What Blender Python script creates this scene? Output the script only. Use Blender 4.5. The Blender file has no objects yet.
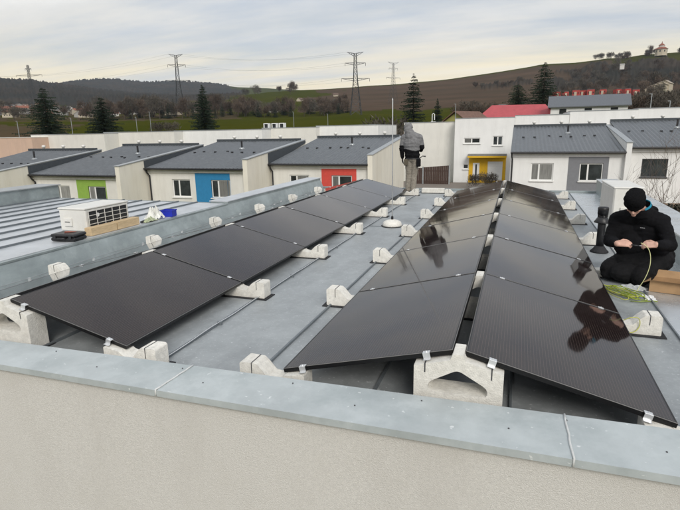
import bpy, math, random
import numpy as np
from mathutils import Vector, Matrix, noise as mnoise
random.seed(7); rng = np.random.default_rng(7)
sc = bpy.context.scene
PI = math.pi; R = math.radians
# ------------------------------------------------------------------ camera
FPX = 514.79621; YAW, PITCH, ROLL = -0.33053, 0.23701, -0.01867
CAM = np.array([0.25532, -2.85956, 1.67006])
_f = np.array([math.sin(YAW)*math.cos(PITCH), math.cos(YAW)*math.cos(PITCH), -math.sin(PITCH)])
_r = np.array([math.cos(YAW), -math.sin(YAW), 0.0]); _u = np.cross(_r, _f)
RT = math.cos(ROLL)*_r + math.sin(ROLL)*_u; UP = -math.sin(ROLL)*_r + math.cos(ROLL)*_u
cd = bpy.data.cameras.new('camera'); cam = bpy.data.objects.new('camera', cd); sc.collection.objects.link(cam)
cd.sensor_fit = 'HORIZONTAL'; cd.sensor_width = 36.0; cd.lens = FPX/680*36.0; cd.clip_start = 0.05; cd.clip_end = 30000
M = Matrix.Identity(4)
for i in range(3):
    M[i][0] = RT[i]; M[i][1] = UP[i]; M[i][2] = -_f[i]; M[i][3] = CAM[i]
cam.matrix_world = M; sc.camera = cam
sc.render.resolution_x = 1024; sc.render.resolution_y = 768
def ray(px, py): return _f + RT*(px-340)/FPX - UP*(py-255)/FPX
def at(px, py, d):
    r = ray(px, py); return CAM + r*(d/math.hypot(r[0], r[1]))
def azim(px): r = ray(px, 128); return math.atan2(r[0], r[1])
# ------------------------------------------------------------------ world, sun, exposure
SUN_EL, SUN_AZ = R(34), R(152)        # azimuth clockwise from +Y: behind the camera, to the right
w = bpy.data.worlds.new('World'); sc.world = w; w.use_nodes = True
nt = w.node_tree; nt.nodes.clear(); N = nt.nodes.new; L = nt.links.new
out = N('ShaderNodeOutputWorld'); bg = N('ShaderNodeBackground'); L(bg.outputs[0], out.inputs[0])
sky = N('ShaderNodeTexSky'); sky.sky_type = 'NISHITA'; sky.sun_disc = False
sky.sun_elevation = SUN_EL; sky.sun_rotation = SUN_AZ; sky.air_density = 1.0; sky.dust_density = 2.0
tc = N('ShaderNodeTexCoord'); sep = N('ShaderNodeSeparateXYZ'); L(tc.outputs['Generated'], sep.inputs[0])
def math_(op, a, b=None, clamp=False):
    n = N('ShaderNodeMath'); n.operation = op; n.use_clamp = clamp
    for i, v in enumerate((a, b)):
        if v is None: continue
        if isinstance(v, (int, float)): n.inputs[i].default_value = v
        else: L(v, n.inputs[i])
    return n.outputs[0]
zc = math_('MAXIMUM', sep.outputs[2], 0.0)
den = math_('ADD', zc, 0.11)
cmb = N('ShaderNodeCombineXYZ')
L(math_('DIVIDE', sep.outputs[0], den), cmb.inputs[0]); L(math_('DIVIDE', sep.outputs[1], den), cmb.inputs[1])
def wnoise(scale, detail, stretch, rough=0.55, off=0.0):
    mp = N('ShaderNodeMapping'); L(cmb.outputs[0], mp.inputs[0])
    mp.inputs['Rotation'].default_value = (0, 0, R(20)); mp.inputs['Scale'].default_value = (stretch, 1, 1); mp.inputs['Location'].default_value = (off, off, 0)
    n = N('ShaderNodeTexNoise'); n.inputs['Scale'].default_value = scale; n.inputs['Detail'].default_value = detail; n.inputs['Roughness'].default_value = rough
    L(mp.outputs[0], n.inputs['Vector']); return n.outputs['Fac']
def ramp(fac, stops):
    r = N('ShaderNodeValToRGB'); L(fac, r.inputs[0])
    while len(r.color_ramp.elements) < len(stops): r.color_ramp.elements.new(0.5)
    for e, (p, c) in zip(r.color_ramp.elements, stops): e.position = p; e.color = (*c, 1) if len(c) == 3 else c
    return r.outputs[0]
def mix(fac, a, b):
    m = N('ShaderNodeMix'); m.data_type = 'RGBA'
    if isinstance(fac, (int, float)): m.inputs[0].default_value = fac
    else: L(fac, m.inputs[0])
    for k, v in ((6, a), (7, b)):
        if isinstance(v, tuple): m.inputs[k].default_value = (*v, 1)
        else: L(v, m.inputs[k])
    return m.outputs[2]
c1 = wnoise(0.55, 7, 0.55); c2 = wnoise(1.5, 6, 0.4, 0.6, 3.1)
cl = math_('ADD', math_('MULTIPLY', c1, 0.55), math_('MULTIPLY', c2, 0.45))
cloud = ramp(cl, [(0.36, (4.5, 5.05, 6.0)), (0.45, (5.6, 6.0, 6.6)), (0.53, (6.8, 6.95, 7.1)), (0.62, (8.7, 8.7, 8.6))])
# thin warm bands where the deck breaks up low over the horizon (all round)
band = wnoise(1.3, 6, 0.16, 0.55, 7.7)
lowm = ramp(zc, [(0.0, (1, 1, 1)), (0.10, (0.85, 0.85, 0.85)), (0.17, (0.25, 0.25, 0.25)), (0.26, (0, 0, 0))])
warmf = math_('MULTIPLY', lowm, ramp(band, [(0.38, (0.25, 0.25, 0.25)), (0.58, (1, 1, 1))]))
cloudw = mix(warmf, cloud, (9.6, 8.4, 5.8))
skyc = mix(math_('MULTIPLY', ramp(cl, [(0.34, (1, 1, 1)), (0.5, (0, 0, 0))]), 0.35), cloudw, sky.outputs[0])
L(skyc, bg.inputs[0]); bg.inputs[1].default_value = 0.080
sd = bpy.data.lights.new('sun', 'SUN'); sd.energy = 1.5; sd.angle = R(24); sd.color = (1.0, 0.95, 0.88)
so = bpy.data.objects.new('sun', sd); sc.collection.objects.link(so)
sv = Vector((math.sin(SUN_AZ)*math.cos(SUN_EL), math.cos(SUN_AZ)*math.cos(SUN_EL), math.sin(SUN_EL)))
so.rotation_euler = sv.to_track_quat('Z', 'Y').to_euler(); so.location = (20, -40, 60)
vs = sc.view_settings; vs.view_transform = 'Standard'; vs.look = 'None'; vs.gamma = 1.0; vs.exposure = 0.55; vs.use_curve_mapping = False
# ------------------------------------------------------------------ helpers
class MB:
    def __init__(s): s.v = []; s.f = []; s.m = []
    def add(s, vs, fs, mi=0):
        o = len(s.v); s.v += [tuple(float(c) for c in v) for v in vs]; s.f += [tuple(o+i for i in f) for f in fs]; s.m += [mi]*len(fs); return s
    def box(s, x0, x1, y0, y1, z0, z1, mi=0):
        return s.add([(x0,y0,z0),(x1,y0,z0),(x1,y1,z0),(x0,y1,z0),(x0,y0,z1),(x1,y0,z1),(x1,y1,z1),(x0,y1,z1)],
                     [(0,3,2,1),(4,5,6,7),(0,1,5,4),(1,2,6,5),(2,3,7,6),(3,0,4,7)], mi)
    def bbox(s, x0, x1, y0, y1, z0, z1, b=0.01, mi=0):   # chamfered box
        pts = []
        for z, e in ((z0, b), (z0+b, 0), (z1-b, 0), (z1, b)):
            pts += [(x0+e+b*(e==0), y0+e, z), (x1-e-b*(e==0), y0+e, z), (x1-e, y0+e+b*(e==0), z), (x1-e, y1-e-b*(e==0), z),
                    (x1-e-b*(e==0), y1-e, z), (x0+e+b*(e==0), y1-e, z), (x0+e, y1-e-b*(e==0), z), (x0+e, y0+e+b*(e==0), z)]
        fs = [tuple(range(7, -1, -1)), tuple(range(24, 32))]
        for k in range(3):
            for i in range(8):
                j = (i+1) % 8; fs.append((k*8+i, k*8+j, k*8+8+j, k*8+8+i))
        return s.add(pts, fs, mi)
    def prism_y(s, prof, y0, y1, mi=0):                   # prof: (x,z) counter-clockwise seen from -Y
        n = len(prof)
        return s.add([(x, y0, z) for x, z in prof]+[(x, y1, z) for x, z in prof],
                     [tuple(range(n)), tuple(range(2*n-1, n-1, -1))]+[(i, i+n, (i+1) % n+n, (i+1) % n) for i in range(n)], mi)
    def prism_x(s, prof, x0, x1, mi=0):                   # prof: (y,z)
        n = len(prof)
        return s.add([(x0, y, z) for y, z in prof]+[(x1, y, z) for y, z in prof],
                     [tuple(range(n-1, -1, -1)), tuple(range(n, 2*n))]+[(i, (i+1) % n, (i+1) % n+n, i+n) for i in range(n)], mi)
    def tube(s, pts, r, n=6, cap=True, mi=0):
        pts = [Vector(p) for p in pts]; rs = r if isinstance(r, (list, tuple)) else [r]*len(pts)
        o = []; prev = None
        for i, p in enumerate(pts):
            t = (pts[min(i+1, len(pts)-1)]-pts[max(i-1, 0)]).normalized()
            a = Vector((0, 0, 1)) if abs(t.z) < 0.9 else Vector((1, 0, 0))
            if prev is not None: a = prev
            b = t.cross(a).normalized(); a = b.cross(t).normalized(); prev = a
            o += [p+(a*math.cos(2*PI*k/n)+b*math.sin(2*PI*k/n))*rs[i] for k in range(n)]
        fs = [(i*n+k, i*n+(k+1) % n, (i+1)*n+(k+1) % n, (i+1)*n+k) for i in range(len(pts)-1) for k in range(n)]
        if cap: fs += [tuple(range(n-1, -1, -1)), tuple(range((len(pts)-1)*n, len(pts)*n))]
        return s.add(o, fs, mi)
    def lathe(s, prof, n=20, c=(0, 0, 0), mi=0):          # prof (r,z) bottom to top
        o = [(c[0]+r*math.cos(2*PI*k/n), c[1]+r*math.sin(2*PI*k/n), c[2]+z) for r, z in prof for k in range(n)]
        m = len(prof)
        fs = [(i*n+k, i*n+(k+1) % n, (i+1)*n+(k+1) % n, (i+1)*n+k) for i in range(m-1) for k in range(n)]
        return s.add(o, fs+[tuple(range(n-1, -1, -1)), tuple(range((m-1)*n, m*n))], mi)
    def mesh(s, name, mats, smooth=False):
        me = bpy.data.meshes.new(name); me.from_pydata(s.v, [], s.f)
        for m in (mats if isinstance(mats, (list, tuple)) else [mats]): me.materials.append(m)
        if any(s.m): me.polygons.foreach_set('material_index', s.m)
        if smooth: me.polygons.foreach_set('use_smooth', [True]*len(me.polygons))
        me.update(); return me
    def build(s, name, mats, parent=None, smooth=False, loc=None):
        return link(name, s.mesh(name, mats, smooth), parent, loc)
def link(name, me, parent=None, loc=None, rot=None):
    o = bpy.data.objects.new(name, me); sc.collection.objects.link(o)
    if parent is not None: o.parent = parent
    if loc is not None: o.location = loc
    if rot is not None: o.rotation_euler = rot
    return o
def tag(o, label=None, cat=None, group=None, kind=None):
    for k, v in (('label', label), ('category', cat), ('group', group), ('kind', kind)):
        if v: o[k] = v
    return o
def thing(name, label, cat, loc=(0, 0, 0), rz=0.0, group=None):
    return tag(link(name, None, None, loc, (0, 0, rz)), label, cat, group)
def dup(o, parent=None):
    c = o.copy(); sc.collection.objects.link(c)
    if parent is not None: c.parent = parent
    for ch in list(KIDS.get(o.name, [])) or [k for k in o.children]: dup(ch, c)
    return c
KIDS = {}
# ------------------------------------------------------------------ materials
MATS = {}
def mat(name, col, rough=0.6, metal=0.0, var=0.12, scale=6.0, col2=None, bump=0.0, bscale=None, spec=0.5, objvar=0.0, detail=5.0,
        stain=None, sscale=1.2, stain2=None, spot=None, stretch=(1, 1, 1), trans=0.0, alpha=1.0, rvar=0.0):
    if name in MATS: return MATS[name]
    m = bpy.data.materials.new(name); MATS[name] = m; m.use_nodes = True
    t = m.node_tree; b = t.nodes['Principled BSDF']; n_ = t.nodes.new; l_ = t.links.new
    b.inputs['Roughness'].default_value = rough; b.inputs['Metallic'].default_value = metal
    b.inputs['Specular IOR Level'].default_value = spec; b.inputs['Alpha'].default_value = alpha
    b.inputs['Transmission Weight'].default_value = trans
    co = n_('ShaderNodeTexCoord'); mp = n_('ShaderNodeMapping'); mp.inputs['Scale'].default_value = stretch
    l_(co.outputs['Object'], mp.inputs[0])
    if objvar:
        oi = n_('ShaderNodeObjectInfo'); ad = n_('ShaderNodeVectorMath'); ad.operation = 'ADD'
        sc_ = n_('ShaderNodeMath'); sc_.operation = 'MULTIPLY'; sc_.inputs[1].default_value = 37.0; l_(oi.outputs['Random'], sc_.inputs[0])
        l_(mp.outputs[0], ad.inputs[0]); l_(sc_.outputs[0], ad.inputs[1]); vec = ad.outputs[0]
    else: vec = mp.outputs[0]
    no = n_('ShaderNodeTexNoise'); no.inputs['Scale'].default_value = scale; no.inputs['Detail'].default_value = detail; no.inputs['Roughness'].default_value = 0.62
    l_(vec, no.inputs['Vector'])
    rp = n_('ShaderNodeValToRGB'); l_(no.outputs['Fac'], rp.inputs[0])
    c = np.array(col); d = np.array(col2) if col2 is not None else c*(1+var)
    e = c*(1-var) if col2 is None else c
    rp.color_ramp.elements[0].position = 0.32; rp.color_ramp.elements[0].color = (*e, 1)
    rp.color_ramp.elements[1].position = 0.68; rp.color_ramp.elements[1].color = (*np.minimum(d, 0.95), 1)
    cur = rp.outputs[0]
    def mx(fac, a, bcol):
        x = n_('ShaderNodeMix'); x.data_type = 'RGBA'; l_(fac, x.inputs[0]); l_(a, x.inputs[6]); x.inputs[7].default_value = (*bcol, 1); return x.outputs[2]
    if stain:      # (colour, strength)
        s = n_('ShaderNodeTexNoise'); s.inputs['Scale'].default_value = sscale; s.inputs['Detail'].default_value = 8; s.inputs['Roughness'].default_value = 0.7; l_(vec, s.inputs['Vector'])
        r2 = n_('ShaderNodeValToRGB'); l_(s.outputs['Fac'], r2.inputs[0]); r2.color_ramp.elements[0].position = 0.5; r2.color_ramp.elements[0].color = (0, 0, 0, 1)
        r2.color_ramp.elements[1].position = 0.72; r2.color_ramp.elements[1].color = (stain[1],)*3+(1,)
        cur = mx(r2.outputs[0], cur, stain[0])
    if stain2:     # (colour, strength, scale, stretch)
        mp2 = n_('ShaderNodeMapping'); mp2.inputs['Scale'].default_value = stain2[3]; mp2.inputs['Location'].default_value = (3.3, 1.7, 0.4); l_(vec, mp2.inputs[0])
        s = n_('ShaderNodeTexNoise'); s.inputs['Scale'].default_value = stain2[2]; s.inputs['Detail'].default_value = 9; s.inputs['Roughness'].default_value = 0.68; l_(mp2.outputs[0], s.inputs['Vector'])
        r2 = n_('ShaderNodeValToRGB'); l_(s.outputs['Fac'], r2.inputs[0]); r2.color_ramp.elements[0].position = 0.48; r2.color_ramp.elements[0].color = (0, 0, 0, 1)
        r2.color_ramp.elements[1].position = 0.66; r2.color_ramp.elements[1].color = (stain2[1],)*3+(1,)
        cur = mx(r2.outputs[0], cur, stain2[0])
    if spot:       # (colour, scale, threshold)
        s = n_('ShaderNodeTexNoise'); s.inputs['Scale'].default_value = spot[1]; s.inputs['Detail'].default_value = 3; l_(vec, s.inputs['Vector'])
        r2 = n_('ShaderNodeValToRGB'); l_(s.outputs['Fac'], r2.inputs[0]); r2.color_ramp.elements[0].position = spot[2]; r2.color_ramp.elements[0].color = (0, 0, 0, 1)
        r2.color_ramp.elements[1].position = spot[2]+0.05; r2.color_ramp.elements[1].color = (0.8,)*3+(1,)
        cur = mx(r2.outputs[0], cur, spot[0])
    if objvar:
        hv = n_('ShaderNodeHueSaturation'); mr = n_('ShaderNodeMapRange'); l_(oi.outputs['Random'], mr.inputs[0])
        mr.inputs[3].default_value = 1-objvar; mr.inputs[4].default_value = 1+objvar; l_(mr.outputs[0], hv.inputs['Value']); l_(cur, hv.inputs['Color']); cur = hv.outputs[0]
    l_(cur, b.inputs['Base Color'])
    if rvar:
        mr = n_('ShaderNodeMapRange'); l_(no.outputs['Fac'], mr.inputs[0]); mr.inputs[1].default_value = 0.3; mr.inputs[2].default_value = 0.7
        mr.inputs[3].default_value = max(0.02, rough-rvar); mr.inputs[4].default_value = rough+rvar; l_(mr.outputs[0], b.inputs['Roughness'])
    if bump:
        bn = n_('ShaderNodeTexNoise'); bn.inputs['Scale'].default_value = bscale or scale; bn.inputs['Detail'].default_value = 4; l_(vec, bn.inputs['Vector'])
        bp = n_('ShaderNodeBump'); bp.inputs['Strength'].default_value = bump; bp.inputs['Distance'].default_value = 0.02; l_(bn.outputs['Fac'], bp.inputs['Height']); l_(bp.outputs[0], b.inputs['Normal'])
    return m
ZINC = mat('weathered_zinc', (0.355, 0.378, 0.388), 0.5, 0.25, scale=3.5, var=0.14, stain=((0.50, 0.525, 0.535), 0.55), sscale=22, stain2=((0.22, 0.235, 0.245), 0.6, 1.3, (1, .45, 1)), spot=((0.60, 0.62, 0.63), 42, 0.66), objvar=0.06, rvar=0.1, bump=0.06, bscale=9, detail=8)
ZINCL = mat('bright_galvanised_sheet', (0.55, 0.58, 0.60), 0.30, 0.55, scale=4, var=0.1, stain=((0.70, 0.72, 0.73), 0.5), sscale=9, rvar=0.1, bump=0.05, bscale=5)
COPE = mat('coping_zinc', (0.49, 0.53, 0.535), 0.5, 0.2, scale=3, var=0.1, stain=((0.60, 0.64, 0.645), 0.55), sscale=7, stain2=((0.36, 0.405, 0.41), 0.6, 2.6, (1, 1, 1)), spot=((0.76, 0.78, 0.78), 26, 0.69), rvar=0.1, bump=0.06, bscale=7, detail=8)
KERB = mat('kerb_zinc', (0.33, 0.375, 0.38), 0.45, 0.3, scale=1.8, var=0.2, stain=((0.48, 0.53, 0.535), 0.55), sscale=4, stain2=((0.20, 0.235, 0.24), 0.55, 1.6, (1, .6, 1.6)), rvar=0.12, bump=0.15, bscale=3, detail=7)
ROOFL = mat('pale_seamed_roof', (0.55, 0.575, 0.60), 0.42, 0.3, scale=2.5, var=0.1, stain=((0.68, 0.70, 0.72), 0.4), sscale=6, rvar=0.1)
SEAM = mat('seam_zinc', (0.17, 0.19, 0.205), 0.5, 0.3, var=0.15)
STUC = mat('near_stucco', (0.69, 0.67, 0.635), 0.95, scale=90, var=0.09, bump=0.4, bscale=230, stain=((0.63, 0.605, 0.56), 0.5), sscale=1.6, stain2=((0.58, 0.555, 0.52), 0.35, 2.2, (1, 1, .22)), spec=0.15)
PANEL_FR = mat('black_anodised_frame', (0.012, 0.012, 0.013), 0.38, 0.4, var=0.1)
CONC = mat('ballast_concrete', (0.74, 0.72, 0.665), 0.92, scale=30, var=0.12, stain=((0.56, 0.53, 0.465), 0.5), sscale=7, spot=((0.30, 0.28, 0.24), 90, 0.69), bump=0.28, bscale=110, objvar=0.07, spec=0.2)
RUBB = mat('black_rubber', (0.018, 0.018, 0.02), 0.8, var=0.2, bump=0.3, bscale=80)
ALU = mat('bright_aluminium', (0.72, 0.73, 0.74), 0.35, 0.6, var=0.06)
SEAL = mat('pale_sealant', (0.62, 0.63, 0.62), 0.7, var=0.12, scale=30)
DARKST = mat('dark_rivet', (0.05, 0.05, 0.055), 0.6)
BLKPL = mat('black_plastic', (0.014, 0.014, 0.016), 0.42, var=0.2, scale=20, bump=0.08, bscale=60)
WHITEP = mat('white_enamel', (0.74, 0.73, 0.69), 0.4, var=0.04, stain=((0.58, 0.55, 0.48), 0.35), sscale=5)
GRILL = mat('dark_grille', (0.02, 0.022, 0.025), 0.5)
WOODL = mat('pale_sawn_timber', (0.60, 0.45, 0.27), 0.75, scale=10, var=0.14, stretch=(8, 1, 8), bump=0.15, bscale=30)
CARD = mat('brown_cardboard', (0.40, 0.25, 0.13), 0.85, scale=8, var=0.1)
def wall_mat(n, c, st, ss=0.5): return mat(n, c, 0.92, scale=1.4, var=0.045, stain=(st, 0.6), sscale=ss, stain2=(tuple(.86*v for v in st), .28, 1.1, (2.2, 2.2, .35)), bump=0.2, bscale=30, spec=0.15, stretch=(1, 1, 0.6))
WH_L = wall_mat('cream_render', (0.755, 0.74, 0.69), (0.66, 0.635, 0.575))
WH_G = wall_mat('stained_gable_render', (0.78, 0.745, 0.65), (0.62, 0.57, 0.46), 0.35)
WH_R = wall_mat('white_render', (0.80, 0.80, 0.785), (0.74, 0.735, 0.715))
WH_B = wall_mat('rear_wall_render', (0.735, 0.72, 0.67), (0.66, 0.64, 0.59))
SALM = wall_mat('salmon_render', (0.62, 0.45, 0.35), (0.54, 0.40, 0.33))
GREEN = mat('green_facade_panel', (0.26, 0.42, 0.07), 0.8, var=0.06)
BLUE = mat('blue_facade_panel', (0.025, 0.21, 0.42), 0.8, var=0.06)
RED = mat('red_facade_panel', (0.62, 0.075, 0.055), 0.8, var=0.06)
GREYP = mat('grey_facade_panel', (0.20, 0.205, 0.22), 0.85, var=0.05)
YELL = mat('yellow_facade_panel', (0.72, 0.43, 0.02), 0.8, var=0.06)
SLATE = mat('anthracite_sheet_tiles', (0.115, 0.125, 0.135), 0.42, 0.15, var=0.22, scale=3, stain=((0.19, 0.195, 0.20), 0.5), sscale=2.5, rvar=0.08)
DFLASH = mat('anthracite_flashing', (0.075, 0.085, 0.095), 0.4, 0.3, var=0.15)
LFLASH = mat('pale_wall_coping', (0.36, 0.38, 0.39), 0.4, 0.4, var=0.12)
GUT = mat('dark_gutter', (0.03, 0.03, 0.033), 0.45, 0.3)
UPVC = mat('white_window_frame', (0.80, 0.80, 0.78), 0.45, var=0.03)
DFRAME = mat('anthracite_window_frame', (0.04, 0.042, 0.045), 0.45)
PANE = mat('window_pane', (0.035, 0.040, 0.042), 0.04, var=0.4, scale=1.5, spec=0.6, objvar=0.5)
BRNF = mat('dark_brown_boards', (0.055, 0.030, 0.022), 0.7, var=0.2, scale=5)
GRAV = mat('gravel', (0.20, 0.175, 0.15), 0.95, scale=30, var=0.35)
# ------------------------------------------------------------------ ground (one sheet to the horizon)
XK = [-400, -100, 0, 35, 60, 75, 90, 105, 130, 150, 180, 200, 220, 240, 270, 300, 350, 400, 450, 500, 535, 570, 600, 620, 650, 680, 760, 1000]
def hz(px): return 137.0 - 0.0188*px
def tab(**k):
    xs = sorted(int(a[1:].replace('m', '-')) for a in k); return lambda px: np.interp(px, xs, [k['x'+str(x).replace('-', 'm')] for x in xs])
RINGS = [  # (distance, py of the ground seen there, per photo column)
 (150, lambda px: hz(px)-3.5),
 (400, tab(xm100=120, x0=119.5, x100=120.5, x200=118, x300=117.5, x350=114, x420=112.5, x470=109, x540=105, x600=103, x680=100)),
 (700, tab(x0=112, x100=113, x200=108, x260=104, x300=104, x400=101, x470=96, x540=92, x600=88, x680=84)),
 (1100, tab(x0=106, x100=106, x200=101, x240=96, x270=92, x300=90, x350=87.6, x400=84.0, x450=78.5, x500=71, x535=65, x570=63, x600=58.5, x620=58, x650=54, x680=52, x760=50)),
 (2000, tab(xm100=78, x0=80.5, x35=81.5, x60=84.5, x75=87, x105=91, x130=94, x180=97, x240=96, x270=95, x300=96, x400=95, x500=84, x600=74, x680=68)),
 (2400, tab(xm100=84, x0=86, x60=88, x130=96, x200=97, x240=96, x300=98, x400=97, x500=88, x600=80, x680=76)),
 (3200, tab(xm100=86, x0=86, x60=86, x75=82.8, x90=80.8, x105=79.6, x120=80.0, x150=82.6, x180=81.8, x200=82.6, x220=84.3, x240=87, x270=88.2, x300=90, x400=98, x680=84)),
 (3900, lambda px: hz(px)-30+0*px), (6000, lambda px: hz(px)-10+0*px)]
az_v = np.unique(np.concatenate([np.arange(-180, -58, 2.0), np.arange(-58, 22, 0.1), np.arange(22, 180.1, 2.0)]))
dd = np.concatenate([[0.5, 8, 18, 30, 42, 55, 65, 80, 100, 125, 150], np.linspace(175, 400, 12), np.linspace(425, 1100, 34), np.linspace(1130, 2000, 24), np.linspace(2040, 3200, 32), np.linspace(3300, 6000, 10)])
def px_of_az(a):      # photo column of an azimuth at the horizon line
    d = a-YAW; t = math.cos(PITCH)
    return 337.8+FPX*np.tan(np.clip(d, -1.2, 1.2))/t
def ray_z(px, py, d):
    u = (px-340)/FPX; v = (py-255)/FPX; q = [_f[i]+RT[i]*u-UP[i]*v for i in range(3)]
    return CAM[2]+q[2]*d/np.hypot(q[0], q[1])
def terr(a, d):
    px = np.clip(px_of_az(a), -120, 790)
    ks = [60.0]+[r[0] for r in RINGS]
    zs = [np.full_like(px, -3.4)]
    for dist, fn in RINGS: zs.append(ray_z(px, fn(px), dist))
    zs = np.array(zs); d = np.asarray(d, float); z = np.full(np.broadcast(px, d).shape, -3.5)
    for i in range(len(ks)-1):
        m = (d >= ks[i]) & (d < ks[i+1]); t = (d-ks[i])/(ks[i+1]-ks[i])
        z = np.where(m, zs[i]*(1-t)+zs[i+1]*t, z)
    return np.where(d >= ks[-1], zs[-1], z)
def gz(x, y):
    dx, dy = x-CAM[0], y-CAM[1]; return float(terr(np.array(math.atan2(dx, dy)), np.array(math.hypot(dx, dy))))
def on_ground(px, d):
    a = float(azim(px)); x, y = CAM[0]+d*math.sin(a), CAM[1]+d*math.cos(a); return (x, y, gz(x, y))
A_, D_ = np.meshgrid(np.radians(az_v), dd); PX_ = np.clip(px_of_az(A_), -120, 790)
Zt = terr(A_, D_)
def vnoise(px, d, s, seed):  # smooth value noise in (column, log distance)
    r2 = np.random.default_rng(seed); g = r2.random((64, 64))
    u = (px+400)/s; v = np.log(np.maximum(d, 1))*220/s; i = np.floor(u).astype(int); j = np.floor(v).astype(int); fu = u-i; fv = v-j
    fu = fu*fu*(3-2*fu); fv = fv*fv*(3-2*fv); G = lambda a, b: g[a % 64, b % 64]
    return (G(i, j)*(1-fu)+G(i+1, j)*fu)*(1-fv)+(G(i, j+1)*(1-fu)+G(i+1, j+1)*fu)*fv
nz = vnoise(PX_, D_, 22, 1)-0.5; nz2 = vnoise(PX_, D_, 9, 2)-0.5
forest = np.zeros_like(D_); plough = np.zeros_like(D_)
forest = np.where((D_ > 1020+500*nz-2.0*np.clip(100-PX_, 0, 60)) & (PX_ < 240+30*nz), 1.0, forest)
forest = np.where((D_ > 640+200*nz) & (PX_ > 555+60*nz) & (D_ < 960+240*nz), 1.0, forest)
forest = np.where((D_ > 780) & (D_ < 840) & (PX_ > 480) & (PX_ < 530), 1.0, forest)
plough = np.where((D_ > 430+40*nz) & (PX_ > 318+60*nz+ (D_-400)*0.02) & (D_ < 1075), 1.0, plough)
plough = np.where((D_ < 250+120*nz2) & (D_ > 60) & (PX_ < 70+40*nz), 0.8, plough)
plough = np.where((D_ > 330) & (D_ < 1300) & (PX_ < 235+40*nz) & (nz2 > -0.2), 0.75, plough)
plough = np.where((D_ > 860) & (PX_ > 610+20*nz), 0.15, plough)
Zt = Zt+forest*rng.random(D_.shape)*np.where(D_ > 1300, 11, 5)+(1-forest)*nz*np.clip((D_-150)/400, 0, 1)*2.0
X_ = CAM[0]+D_*np.sin(A_); Y_ = CAM[1]+D_*np.cos(A_)
nr, nc = D_.shape
idx = np.arange(nr*nc).reshape(nr, nc)
quads = np.stack([idx[:-1, :-1], idx[:-1, 1:], idx[1:, 1:], idx[1:, :-1]], -1).reshape(-1, 4)
me = bpy.data.meshes.new('ground'); me.from_pydata(np.stack([X_, Y_, Zt], -1).reshape(-1, 3).tolist(), [], quads[:, ::-1].tolist())
ca = me.color_attributes.new('cover', 'FLOAT_COLOR', 'POINT')
ca.data.foreach_set('color', np.stack([forest, plough, D_*0, D_*0+1], -1).astype(np.float32).ravel())
gm = bpy.data.materials.new('land_cover'); gm.use_nodes = True; nt = gm.node_tree; N = nt.nodes.new; L = nt.links.new
b = nt.nodes['Principled BSDF']; b.inputs['Roughness'].default_value = 1.0; b.inputs['Specular IOR Level'].default_value = 0.0
tc = N('ShaderNodeTexCoord')
def gn(scale, det=6):
    n = N('ShaderNodeTexNoise'); n.inputs['Scale'].default_value = scale; n.inputs['Detail'].default_value = det; n.inputs['Roughness'].default_value = 0.65; L(tc.outputs['Object'], n.inputs['Vector']); return n.outputs['Fac']
grass = mix(gn(0.9), ramp(gn(0.018), [(0.35, (0.036, 0.048, 0.006)), (0.65, (0.070, 0.068, 0.010))]), (0.048, 0.052, 0.008))
fm_ = N('ShaderNodeMapping'); fm_.inputs['Rotation'].default_value = (0, 0, R(28)); fm_.inputs['Scale'].default_value = (.0016, .022, 0); L(tc.outputs['Object'], fm_.inputs[0])
fn_ = N('ShaderNodeTexNoise'); fn_.inputs['Scale'].default_value = 1.0; fn_.inputs['Detail'].default_value = 4; L(fm_.outputs[0], fn_.inputs['Vector'])
soil = mix(ramp(fn_.outputs['Fac'], [(0.42, (0, 0, 0)), (0.62, (.6, .6, .6))]), mix(gn(0.15), ramp(gn(0.012), [(0.35, (0.074, 0.050, 0.035)), (0.65, (0.118, 0.080, 0.057))]), (0.092, 0.065, 0.046)), (0.062, 0.050, 0.034))
wood = mix(gn(0.06), ramp(gn(0.008), [(0.4, (0.030, 0.034, 0.030)), (0.62, (0.075, 0.058, 0.045))]), (0.05, 0.045, 0.038))
va = N('ShaderNodeVertexColor'); va.layer_name = 'cover'; sp = N('ShaderNodeSeparateColor'); L(va.outputs[0], sp.inputs[0])
L(mix(sp.outputs[0], mix(sp.outputs[1], grass, soil), wood), b.inputs['Base Color'])
me.materials.append(gm); me.polygons.foreach_set('use_smooth', [True]*len(me.polygons))
tag(link('ground', me), kind='structure')
# ------------------------------------------------------------------ own building: roof, kerbs, front parapet
bld = thing('flat_roof_building', 'flat roofed building with seamed zinc roof, metal coping and beige stucco front wall', 'building')
def yb(x): return -0.255+(x+3.37)*0.0257         # back edge of the front coping
def yf(x): return -0.578+(x+2.96)*0.0056         # front edge
ZC = 0.18
mb = MB(); XA, XB = -12.0, 7.0
def slab(mb, x0, x1, z0, z1, f0, f1): # strip between two sloping lines in Y
    mb.add([(x0, f0(x0), z0), (x1, f0(x1), z0), (x1, f1(x1), z0), (x0, f1(x0), z0), (x0, f0(x0), z1), (x1, f0(x1), z1), (x1, f1(x1), z1), (x0, f1(x0), z1)],
           [(0,3,2,1),(4,5,6,7),(0,1,5,4),(1,2,6,5),(2,3,7,6),(3,0,4,7)])
slab(mb, XA, XB, -4.2, ZC-0.012, lambda x: yf(x)+0.035, lambda x: yb(x)-0.03)
mb.build('front_wall', STUC, bld)
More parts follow.
